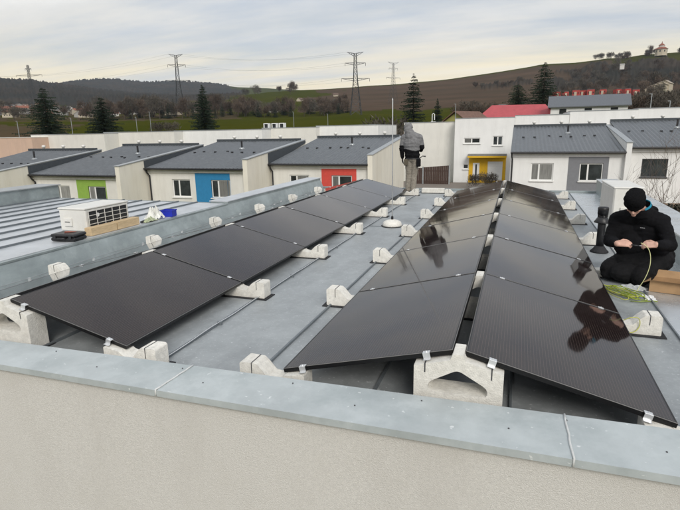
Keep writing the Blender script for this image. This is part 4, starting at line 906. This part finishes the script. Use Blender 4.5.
p = on_ground(501, 300); gable_house('white_cottage', 'small white cottage below the ploughed hill', 'house', p, R(20), 5, 4, 1.6, 3.0, VW[0], VR[2], zb=3)
p = at(600, 66, 820); gable_house('white_cottage', 'tiny white hut on the right hillside below the skyline', 'house', at(622, 67, 800), 0, 5, 4, 2.6, 4, VW[0], VW[2], zb=3)
g = at(661, 53.0, 1040); e = thing('chapel', 'hilltop chapel with tiered red roof and lantern', 'chapel', g); e.scale = (.95, .95, .75)
MB().lathe([(9.5, -6), (9.5, 7.5)], 8).build('wall', VW[1], e); MB().lathe([(11, 7.4), (7, 11), (5.2, 12)], 8).build('roof', VR[0], e); MB().lathe([(4.6, 12), (4.6, 15)], 8).build('drum', VW[0], e)
MB().lathe([(5.2, 15), (3.2, 18), (.8, 20), (.25, 24)], 8).build('lantern_roof', VR[0], e)
for k in range(8):
    a = k*PI/4+PI/8; MB().box(-.9, .9, -.1, .1, 1.5, 5.2).build('window', PANE, e, loc=(8.9*math.cos(a), 8.9*math.sin(a), 0)).rotation_euler = (0, 0, a+PI/2)
# ------------------------------------------------------------------ pylons and wires
STEEL = mat('pylon_steel', (.055, .058, .06), .6, .3)
def pylon(px, d, top, label, s=1.0, arms=((1.0, 5.2), (.85, 6.5), (.60, 9.0)), rz=0.0, t=.16):
    g = on_ground(px, d); H = at(px, top, d)[2]-g[2]
    e = thing('lattice_pylon', label, 'pylon', g, rz)
    def w_at(u): return np.interp(u, [0, .55, .85, 1.0], [3.6, 1.35, .85, .75])*s
    lv = [0, .12, .23, .33, .42, .50, .57, .64, .71, .78, .85, .92, 1.0]
    for sx in (-1, 1):
        for sy in (-1, 1): MB().tube([(sx*w_at(u), sy*w_at(u), u*H) for u in lv], t, 4).build('leg', STEEL, e)
    m = MB()
    for a, c in zip(lv[:-1], lv[1:]):
        wa, wc = w_at(a), w_at(c)
        for i in range(4):
            q0 = [(-1, -1), (1, -1), (1, 1), (-1, 1)]; A, B_ = q0[i], q0[(i+1) % 4]
            m.tube([(A[0]*wa, A[1]*wa, a*H), (B_[0]*wc, B_[1]*wc, c*H)], t*.62, 3, False); m.tube([(B_[0]*wa, B_[1]*wa, a*H), (A[0]*wc, A[1]*wc, c*H)], t*.62, 3, False)
            m.tube([(A[0]*wc, A[1]*wc, c*H), (B_[0]*wc, B_[1]*wc, c*H)], t*.5, 3, False)
    m.build('bracing', STEEL, e); tips = []
    for u, hw in arms:
        hw *= s; w0 = w_at(u); m = MB()
        for sx in (-1, 1):
            tip = (sx*hw, 0, u*H+(.9 if u == 1.0 else 0)); tips.append(tip)
            for sy in (-1, 1):
                m.tube([(sx*w0, sy*w0, u*H), tip], t*.8, 3, False); m.tube([(sx*w0, sy*w0, u*H-(1.3 if u < 1 else 1.6)), tip], t*.7, 3, False)
            for q_ in (.35, .65): m.tube([(sx*(w0+(hw-w0)*q_), -w0*(1-q_), u*H+(.9*q_ if u == 1 else 0)), (sx*(w0+(hw-w0)*q_), w0*(1-q_), u*H-1.3*(1-q_))], t*.5, 3, False)
        m.build('crossarm', STEEL, e)
        if u < 1:
            for sx in (-1, 1): MB().tube([(sx*hw, 0, u*H), (sx*hw, 0, u*H-1.8)], .14, 5).build('insulator', DARKST, e)
    bpy.context.view_layer.update(); mw = Matrix.Translation(Vector(g)) @ Matrix.Rotation(rz, 4, 'Z')
    return [mw @ Vector(t_) for t_ in tips]
PA = pylon(182, 430, 55.5, 'lattice pylon rising behind the pointed spruce', rz=.5)
PB = pylon(356, 345, 53.5, 'nearest large lattice pylon standing in the green field', rz=.4)
PC = pylon(393, 560, 63, 'pale distant lattice pylon right of the large one', rz=.9, s=1.1, arms=((1.0, 6.5), (.88, 5), (.66, 8)), t=.09)
PD = pylon(37, 620, 65.5, 'lattice pylon behind the broad spruce before the dark hill', rz=.3, arms=((.93, 3.0), (.80, 13.0)))
def wires(A, B_, label, sag=.03, r=.035):
    o = thing('power_line', label, 'power line')
    for a, c in zip(A, B_):
        d = (c-a).length; MB().tube([a.lerp(c, t)-Vector((0, 0, 4*t*(1-t)*d*sag)) for t in np.linspace(0, 1, 25)], r, 3, False).build('wire', STEEL, o)
wires(PA[:6], PB[:6], 'thin power lines between the two large pylons over the field')
def far(P, v): return [p+Vector(v) for p in P]
wires(PA[:6], far(PA, (-330, 60, 8)), 'thin power lines running off to the left from the pylon behind the spruce', .025)
# slim street poles
for px, d, top, lab in ((18, 95, 121, 'slim pale pole behind the salmon wall'), (72, 95, 118, 'slim pale pole right of the broad spruce'), (137, 100, 117, 'slim pole before the left field'), (151, 110, 112, 'slim forked pole in front of the left tree belt'), (294, 110, 112, 'slim pole before the middle of the field'), (328, 110, 114, 'thin pole near the large pylon'), (455, 80, 104, 'slim pole left of the brown roofed house'), (648, 70, 94, 'slim pole above the right wall'), (667, 70, 101, 'short slim pole above the far right wall')):
    g = on_ground(px, d); e = thing('street_pole', lab, 'pole', g); h = at(px, top, d)[2]-g[2]
    MB().tube([(0, 0, -.2), (0, 0, h)], [.07, .045], 6).build('shaft', LFLASH, e); MB().box(-.25, .02, -.04, .04, h-.03, h+.03).build('lamp_head', LFLASH, e)
e = thing('roof_finial', 'short white hooked mast on the blank white wall top', 'mast', (X_at(432.5, 121, 50), 50.5, Z_at(430, 122.3, 49.5)+.02))
MB().tube([(-.12, 0, 0), (-.12, 0, .75), (0, 0, .85), (.12, 0, .75), (.12, 0, .2)], .035, 6).build('tube', UPVC, e); MB().box(-.22, .22, -.1, .1, 0, .06).build('foot', UPVC, e)
# ------------------------------------------------------------------ people
from mathutils.bvhtree import BVHTree
def frame(fwd, up):
    f = Vector(fwd).normalized(); u = Vector(up); u = (u-f*u.dot(f)).normalized(); s = f.cross(u)   # side = right hand side
    return Matrix((s, f, u)).transposed()
SPH = []
for j in range(9):
    for i in range(14): SPH.append((math.sin(PI*j/8)*math.cos(2*PI*i/14), math.sin(PI*j/8)*math.sin(2*PI*i/14), math.cos(PI*j/8)))
SPHF = [(j*14+i, (j+1)*14+i, (j+1)*14+(i+1) % 14, j*14+(i+1) % 14) for j in range(8) for i in range(14)]
class Body:
    def __init__(s): s.m = MB(); s.caps = []; s.ells = []
    def cap(s, p0, p1, r0, r1, tg):
        p0, p1 = Vector(p0), Vector(p1); n = max(3, int((p1-p0).length/(min(r0, r1)*.5)))
        for k in range(n+1):
            t = k/n; c = p0.lerp(p1, t); r = r0+(r1-r0)*t; s.m.add([(c.x+x*r, c.y+y*r, c.z+z*r) for x, y, z in SPH], SPHF)
        s.caps.append((np.array(p0), np.array(p1), r0, r1, tg))
    def chain(s, pts, rs, tg):
        for a, c, r0, r1 in zip(pts[:-1], pts[1:], rs[:-1], rs[1:]): s.cap(a, c, r0, r1, tg)
    def ell(s, c, r, tg, rot=None):
        rot = rot or Matrix.Identity(3); c = Vector(c)
        s.m.add([tuple(c+rot @ Vector((x*r[0], y*r[1], z*r[2]))) for x, y, z in SPH], SPHF); s.ells.append((np.array(c), np.array(r), np.array(rot.inverted()), tg))
    def hand(s, wrist, palm_dir, back, curl, tg, size=1.0, thumb_side=1):
        """palm, four fingers with knuckles and a thumb; back = direction of the back of the hand"""
        d = Vector(palm_dir).normalized(); b_ = Vector(back); b_ = (b_-d*b_.dot(d)).normalized(); sd = d.cross(b_)*thumb_side
        w0 = Vector(wrist); k0 = w0+d*.085*size
        for o in (-.028, -.01, .01, .028): s.cap(w0+sd*o*.7*size+d*.012, k0+sd*o*size, .017*size, .0135*size, tg)
        for i, (o, L_) in enumerate(((.030, .074), (.010, .082), (-.010, .076), (-.028, .060))):
            p = k0+sd*o*size; a = 0; r = .0092*size
            for f_, sg in ((.46, .55), (.30, .75), (.24, .6)):
                a += curl*sg; nd = d*math.cos(a)-b_*math.sin(a); q = p+nd*L_*f_*size; s.cap(p, q, r, r*.92, tg); p = q; r *= .92
        p = w0+sd*.026*size+d*.02*size; q = p+(sd*.75+d*.65-b_*.25).normalized()*.042*size; t_ = q+(sd*.15+d*.9-b_*.45).normalized()*.034*size; e_ = t_+(d*.9-sd*.25-b_*.4).normalized()*.026*size
        s.chain([p, q, t_, e_], [.014*size, .0115*size, .010*size, .0088*size], tg)
    def build(s, name, parent, mats, pick, voxel, smooth=4, wrinkle=0.0, wtags=()):
        tmp = link(name+'_tmp', s.m.mesh('tmp', mats[0]))
        md = tmp.modifiers.new('r', 'REMESH'); md.mode = 'VOXEL'; md.voxel_size = voxel
        if smooth: ms = tmp.modifiers.new('s', 'SMOOTH'); ms.iterations = smooth; ms.factor = .5
        dg = bpy.context.evaluated_depsgraph_get(); me = bpy.data.meshes.new_from_object(tmp.evaluated_get(dg)); bpy.data.objects.remove(tmp)
        n = len(me.vertices); co = np.empty(n*3); me.vertices.foreach_get('co', co); co = co.reshape(-1, 3); no = np.empty(n*3); me.vertices.foreach_get('normal', no); no = no.reshape(-1, 3)
        best = np.full(n, 9.0); tg = np.zeros(n, int); tags = []
        def tid(t):
            if t not in tags: tags.append(t)
            return tags.index(t)
        for p0, p1, r0, r1, t in s.caps:
            d = p1-p0; L2 = max(d@d, 1e-9); u = np.clip((co-p0)@d/L2, 0, 1); q = np.linalg.norm(co-(p0+u[:, None]*d), axis=1)-(r0+(r1-r0)*u); m_ = q < best; best[m_] = q[m_]; tg[m_] = tid(t)
        for c, r, ri, t in s.ells:
            l = ((co-c)@ri.T)/r; k = np.linalg.norm(l, axis=1); q = (k-1)*r.min(); m_ = q < best; best[m_] = q[m_]; tg[m_] = tid(t)
        if wrinkle:
            wi = np.isin(tg, [tags.index(t) for t in wtags if t in tags])
            for i in np.nonzero(wi)[0]:
                p = Vector(co[i]); h = (.55-2.2*abs(mnoise.noise(Vector((p.x*6+p.z*5, p.y*6+p.z*3, p.z*13-p.x*4)))))*.7+mnoise.noise(Vector((p.x*20+3, p.y*20, p.z*30)))*.3
                co[i] += no[i]*h*wrinkle
            me.vertices.foreach_set('co', co.ravel())
        for m_ in mats[len(me.materials):] if len(me.materials) == 1 else mats: me.materials.append(m_)
        me.materials.clear()
        for m_ in mats: me.materials.append(m_)
        nf = len(me.polygons); fi = [0]*nf
        for p in me.polygons:
            v = p.vertices[0]; fi[p.index] = pick(tags[tg[v]], co[v])
        me.polygons.foreach_set('material_index', fi); me.polygons.foreach_set('use_smooth', [True]*nf); me.update()
        return link(name, me, parent)
SKIN = mat('skin', (.60, .36, .28), .5, var=.12, scale=18)
BLKC = mat('black_softshell', (.009, .009, .0105), .95, var=.35, scale=6, bump=.3, bscale=22, spec=.12)
BLKP = mat('black_work_trousers', (.009, .009, .010), .9, var=.35, scale=9, bump=.35, bscale=30, spec=.2)
KNIT = mat('black_knit', (.008, .008, .009), .95, var=.3, scale=60, bump=.6, bscale=90, spec=.1)
GREYH = mat('grey_hoodie', (.20, .20, .205), .95, var=.2, scale=12, bump=.4, bscale=30, spec=.1)
CAMO = mat('grey_khaki_trousers', (.19, .17, .14), .95, col2=(.30, .275, .235), scale=22, bump=.4, bscale=26, spec=.1)
BOOT = mat('dusty_boots', (.16, .135, .11), .9, var=.3, scale=20)
TEAL = mat('teal_lining', (.01, .22, .34), .8)
def local(root, o): o.location = tuple(-c for c in root.location) if o.parent is root and not root.rotation_euler.z else o.location
# kneeling worker
kn = thing('person', 'person in black jacket, trousers and knit cap kneeling and joining a cable', 'person', (1.55, 3.35, 0))
B = Body()
hf = Vector((-.20, -.70, -.66)); HM = frame(hf, (0, 0, 1)); Hc = Vector((1.432, 3.13, .890))
def hp(x, y, z): return Hc+HM @ Vector((x, y, z))
B.ell(Hc, (.077, .096, .112), 'skin', HM); B.ell(hp(0, .028, -.062), (.057, .066, .062), 'skin', HM)   # skull, jaw
B.cap(hp(0, .094, .012), hp(0, .116, -.030), .010, .0155, 'skin'); B.ell(hp(0, .09, .028), (.055, .018, .012), 'skin', HM)  # nose, brow
B.ell(hp(0, .091, -.066), (.024, .010, .006), 'skin', HM); B.ell(hp(0, .089, -.077), (.020, .011, .007), 'skin', HM); B.ell(hp(0, .078, -.103), (.024, .020, .017), 'skin', HM)  # lips, chin
for s in (-1, 1): B.ell(hp(.079*s, -.008, -.012), (.012, .022, .034), 'skin', HM); B.ell(hp(.043*s, .074, -.028), (.022, .018, .018), 'skin', HM)
B.cap((1.56, 3.27, .745), Hc-HM @ Vector((0, .03, .055)), .066, .058, 'skin')
B.ell((1.76, 3.55, .265), (.21, .185, .16), 'trouser'); B.ell((1.70, 3.44, .40), (.20, .165, .17), 'jacket', frame((-.6, -.8, 0), (-.2, -.25, 1))); B.ell((1.665, 3.40, .50), (.20, .155, .18), 'jacket', frame((-.6, -.8, 0), (-.2, -.25, 1)))
B.ell((1.60, 3.36, .60), (.205, .15, .20), 'jacket', frame((-.55, -.8, 0), (-.3, -.3, 1)))
shL, shR = Vector((1.72, 3.22, .685)), Vector((1.33, 3.37, .680))
B.chain([shL, (1.56, 3.29, .735), shR], [.084, .105, .084], 'jacket')
B.chain([shL, (1.795, 3.12, .465)], [.084, .070], 'jacket'); B.chain([(1.795, 3.12, .465), (1.675, 2.99, .485)], [.070, .050], 'jacket')
B.chain([shR, (1.265, 3.27, .455)], [.084, .072], 'jacket'); B.chain([(1.265, 3.27, .455), (1.285, 3.07, .468)], [.072, .050], 'jacket'); B.ell((1.47, 3.34, .42), (.16, .13, .19), 'jacket'); B.ell((1.52, 3.34, .23), (.20, .16, .14), 'trouser'); B.ell((1.43, 3.22, .12), (.16, .13, .11), 'trouser'); B.ell((1.41, 3.36, .55), (.13, .11, .15), 'jacket')
B.cap((1.675, 2.99, .487), (1.640, 2.98, .490), .034, .032, 'skin'); B.cap((1.285, 3.07, .468), (1.295, 3.03, .472), .034, .032, 'skin')
B.hand((1.640, 2.98, .490), (-1, .02, -.06), (.15, -.72, .70), .85, 'skin', .98, 1)
B.hand((1.295, 3.03, .473), (.92, -.30, .10), (-.15, -.72, .70), .85, 'skin', .98, -1)
B.chain([(1.82, 3.47, .225), (1.56, 3.12, .115)], [.130, .098], 'trouser'); B.chain([(1.56, 3.12, .085), (1.80, 3.52, .08)], [.080, .07], 'trouser')
B.chain([(1.62, 3.56, .255), (1.30, 3.31, .135)], [.135, .105], 'trouser'); B.chain([(1.285, 3.30, .095), (1.62, 3.66, .085)], [.082, .07], 'trouser')
B.chain([(1.80, 3.54, .075), (1.86, 3.66, .060), (1.86, 3.76, .048)], [.058, .05, .042], 'boot'); B.chain([(1.62, 3.68, .075), (1.66, 3.80, .060), (1.66, 3.90, .048)], [.058, .05, .042], 'boot')
body = B.build('body', kn, [BLKC, BLKP, SKIN, BOOT], lambda t, c: {'jacket': 0, 'trouser': 1, 'skin': 2, 'boot': 3}[t], .0062, 3, .009, ('jacket', 'trouser'))
off = Vector((-1.55, -3.35, 0)); body.location = off
bv = BVHTree.FromPolygons([v.co.copy() for v in body.data.vertices], [tuple(p.vertices) for p in body.data.polygons])
def head_lathe(prof, n=28, wob=.0, cut=None):
    m = MB(); pts = []
    for r, z in prof:
        for k in range(n):
            a = 2*PI*k/n; q = r*(1+wob*mnoise.noise(Vector((math.cos(a)*2, math.sin(a)*2, z*26)))); p = HM @ Vector((q*.86*math.cos(a), q*1.03*math.sin(a), z)); pts.append(tuple(Hc+p))
    m.add(pts, [(j*n+k, j*n+(k+1) % n, (j+1)*n+(k+1) % n, (j+1)*n+k) for j in range(len(prof)-1) for k in range(n)]+[tuple(range((len(prof)-1)*n, len(prof)*n))]); return m
head_lathe([(.094, -.012), (.107, -.010), (.112, .014), (.112, .044), (.108, .050), (.113, .056), (.113, .085), (.103, .116), (.082, .138), (.048, .150), (.012, .152)], wob=.12).build('knit_cap', KNIT, kn, True, off)
for s in (-1, 1): MB().lathe([(.0, -.006), (.006, -.003), (.006, .003), (.002, .006)], 10, tuple(hp(.031*s, .089, .006))).build('eye', mat('eye_dark', (.06, .045, .04), .2), kn, True, off)
def neck_ring(rows, a0=0, a1=2*PI, n=30):
    m = MB(); pts = []
    for cx, cy, z, rx, ry, tz in rows:
        for k in range(n): a = a0+(a1-a0)*k/(n-1); pts.append((cx+rx*math.cos(a), cy+ry*math.sin(a), z+tz*math.sin(a)+.018*math.cos(a)))
    return m.add(pts, [(j*n+k, j*n+k+1, (j+1)*n+k+1, (j+1)*n+k) for j in range(len(rows)-1) for k in range(n-1)])
neck_ring([(1.545, 3.27, .755, .125, .110, .03), (1.525, 3.24, .80, .106, .098, .035), (1.510, 3.215, .845, .101, .092, .04), (1.508, 3.213, .850, .094, .086, .04), (1.515, 3.225, .80, .092, .084, .035)]).build('collar', BLKC, kn, True, off)
neck_ring([(1.508, 3.213, .846, .097, .089, .04), (1.502, 3.205, .868, .094, .086, .04), (1.503, 3.207, .866, .087, .080, .04)], -1.3, 1.5, 16).build('collar_lining', TEAL, kn, True, off)
m = MB(); hpt = [Vector((1.56+.13*math.cos(a), 3.36+.07*math.sin(a), .775+.015*math.sin(a*2))) for a in np.linspace(.1, 2.9, 12)]; m.tube(hpt, [.025+.025*math.sin(PI*i/11) for i in range(12)], 10); m.build('folded_hood', BLKC, kn, True, off)
r = Vector(ray(642.5, 228)); h = bv.ray_cast(Vector(CAM), r.normalized())
if h[0] is not None:
    p, nn_ = h[0], h[1]; sx = nn_.cross(Vector((0, 0, 1))).normalized()*-1; m = MB(); u_ = nn_.cross(sx)
    if u_.z < 0: u_ = -u_
    for a0, a1 in ((-.022, -.008), (-.005, .008), (.011, .024)): m.add([p+nn_*.004+sx*x+u_*z for x, z in ((a0, -.004), (a1, -.004), (a1, .004), (a0, .004))], [(0, 1, 2, 3)])
    m.build('chest_logo', mat('pale_print', (.30, .30, .31), .8), kn, False, off)
e = thing('cable_connector', 'small black cable connector held between the kneeling worker hands', 'connector', (1.455, 2.965, .475))
MB().tube([(-.045, .01, .003), (-.01, .002, 0), (.03, -.002, 0)], [.007, .008, .006], 8).build('plug', BLKPL, e, True); MB().tube([(.03, -.002, 0), (.05, -.004, 0)], .004, 6).build('pin', ALU, e)
e = thing('held_cable', 'pale yellow cable hanging in an arc from the kneeling worker hands', 'cable')
arc = [at(x, y, d) for x, y, d in ((641, 243, 5.98), (645, 245, 5.96), (649, 250, 5.95), (650.5, 257, 5.95), (650, 265, 5.94), (647.5, 273, 5.93), (644, 280, 5.92), (640, 286, 5.93))]
arc[-1][2] = max(arc[-1][2], .006)
MB().tube(curve([tuple(p) for p in arc]+[(1.50, 2.92, .006), (1.44, 2.86, .006)], 5), .0036, 6).build('strand', mat('pale_yellow_cable', (.66, .66, .34), .5), e, True)
# standing worker
sw = thing('person', 'person in grey hooded top and khaki trousers standing at the far roof edge', 'person', (-2.42, 10.9, 0))
B = Body()
Hc = Vector((-2.515, 10.95, 1.700)); HM = frame((-.2, .85, -.35), (0, 0, 1))
B.ell(Hc, (.080, .10, .118), 'skin', HM); B.ell(hp(0, .05, -.06), (.055, .06, .06), 'skin', HM); B.cap(hp(0, .095, .01), hp(0, .118, -.03), .010, .015, 'skin')
B.ell(hp(0, -.018, .008), (.122, .125, .142), 'hood', HM); B.cap(hp(0, -.05, -.08), (-2.44, 10.88, 1.49), .115, .15, 'hood')
B.cap((-2.43, 10.92, 1.45), Hc, .065, .06, 'hood')
B.ell((-2.405, 10.89, 1.33), (.235, .165, .24), 'torso'); B.ell((-2.40, 10.90, 1.14), (.215, .160, .20), 'torso'); B.ell((-2.39, 10.90, 1.01), (.208, .160, .115), 'torso'); B.ell((-2.385, 10.90, .92), (.185, .145, .12), 'trouser')
sL, sR = (-2.615, 10.90, 1.455), (-2.205, 10.90, 1.455)
B.chain([sL, (-2.43, 10.89, 1.50), sR], [.092, .135, .092], 'torso')
B.chain([sL, (-2.675, 10.90, 1.18)], [.088, .072], 'arm'); B.chain([(-2.675, 10.90, 1.18), (-2.67, 10.99, .95)], [.070, .050], 'arm')
B.chain([sR, (-2.14, 10.93, 1.21)], [.088, .072], 'arm'); B.chain([(-2.14, 10.93, 1.21), (-2.20, 11.14, 1.12)], [.070, .050], 'arm')
B.cap((-2.67, 10.99, .95), (-2.672, 11.0, .925), .034, .032, 'glove'); B.hand((-2.672, 11.0, .925), (0, .12, -1), (-1, 0, 0), .4, 'glove', 1.0, -1)
B.cap((-2.20, 11.14, 1.12), (-2.21, 11.16, 1.12), .034, .032, 'glove'); B.hand((-2.21, 11.16, 1.12), (-.3, .9, .1), (.3, .2, 1), .6, 'glove', 1.0, 1)
B.chain([(-2.48, 10.90, .90), (-2.475, 10.93, .50), (-2.49, 10.89, .10)], [.112, .092, .078], 'trouser'); B.chain([(-2.30, 10.90, .90), (-2.345, 10.93, .50), (-2.345, 10.86, .10)], [.112, .092, .078], 'trouser')
for x, y in ((-2.49, 10.89), (-2.345, 10.86)): B.chain([(x, y-.03, .06), (x-.01, y+.08, .055), (x-.025, y+.19, .042)], [.055, .05, .040], 'boot')
def pk(t, c):
    if t == 'torso': return 0 if c[2] > 1.155+.03*math.sin(c[0]*9) else 1
    if t == 'arm': return 0 if c[2] > 1.27 else 1
    if t == 'trouser' and c[2] > .90: return 1
    return {'hood': 0, 'trouser': 2, 'boot': 3, 'skin': 4, 'glove': 1}[t]
body = B.build('body', sw, [GREYH, BLKC, CAMO, BOOT, SKIN], pk, .0085, 3, .009, ('torso', 'arm', 'trouser', 'hood'))
off2 = Vector((2.42, -10.9, 0)); body.location = off2
MB().tube([(-2.385+.178*math.cos(a), 10.90+.138*math.sin(a), .915) for a in np.linspace(0, 2*PI, 25)], .018, 6).build('tool_belt', BLKPL, sw, True, off2)
MB().bbox(-.055, .055, -.04, .04, -.19, .02, .018).build('tool_pouch', BLKC, sw, False, (-2.20+2.42, 10.80-10.9, .90))
MB().bbox(-.05, .05, -.035, .035, -.15, .02, .016).build('tool_pouch', mat('khaki_pouch', (.10, .085, .06), .9), sw, False, (-2.53+2.42, 10.755-10.9, .89))
MB().tube([(-2.17, 10.80, .93), (-2.10, 10.80, .985), (-2.02, 10.82, .975)], [.012, .010, .018], 6).build('hammer', BLKPL, sw, True, off2)

# ------------------------------------------------------------------ air
hz_m = bpy.data.materials.new('thin_haze'); hz_m.use_nodes = True; nt = hz_m.node_tree; nt.nodes.clear()
o_ = nt.nodes.new('ShaderNodeOutputMaterial'); pv = nt.nodes.new('ShaderNodeVolumePrincipled'); nt.links.new(pv.outputs[0], o_.inputs['Volume'])
pv.inputs['Color'].default_value = (.72, .84, 1.0, 1); pv.inputs['Density'].default_value = 7.0e-5; pv.inputs['Anisotropy'].default_value = 0.2
hb = MB().box(-6400, 6400, -6400, 6400, -7, 420).build('haze', hz_m); tag(hb, kind='stuff')
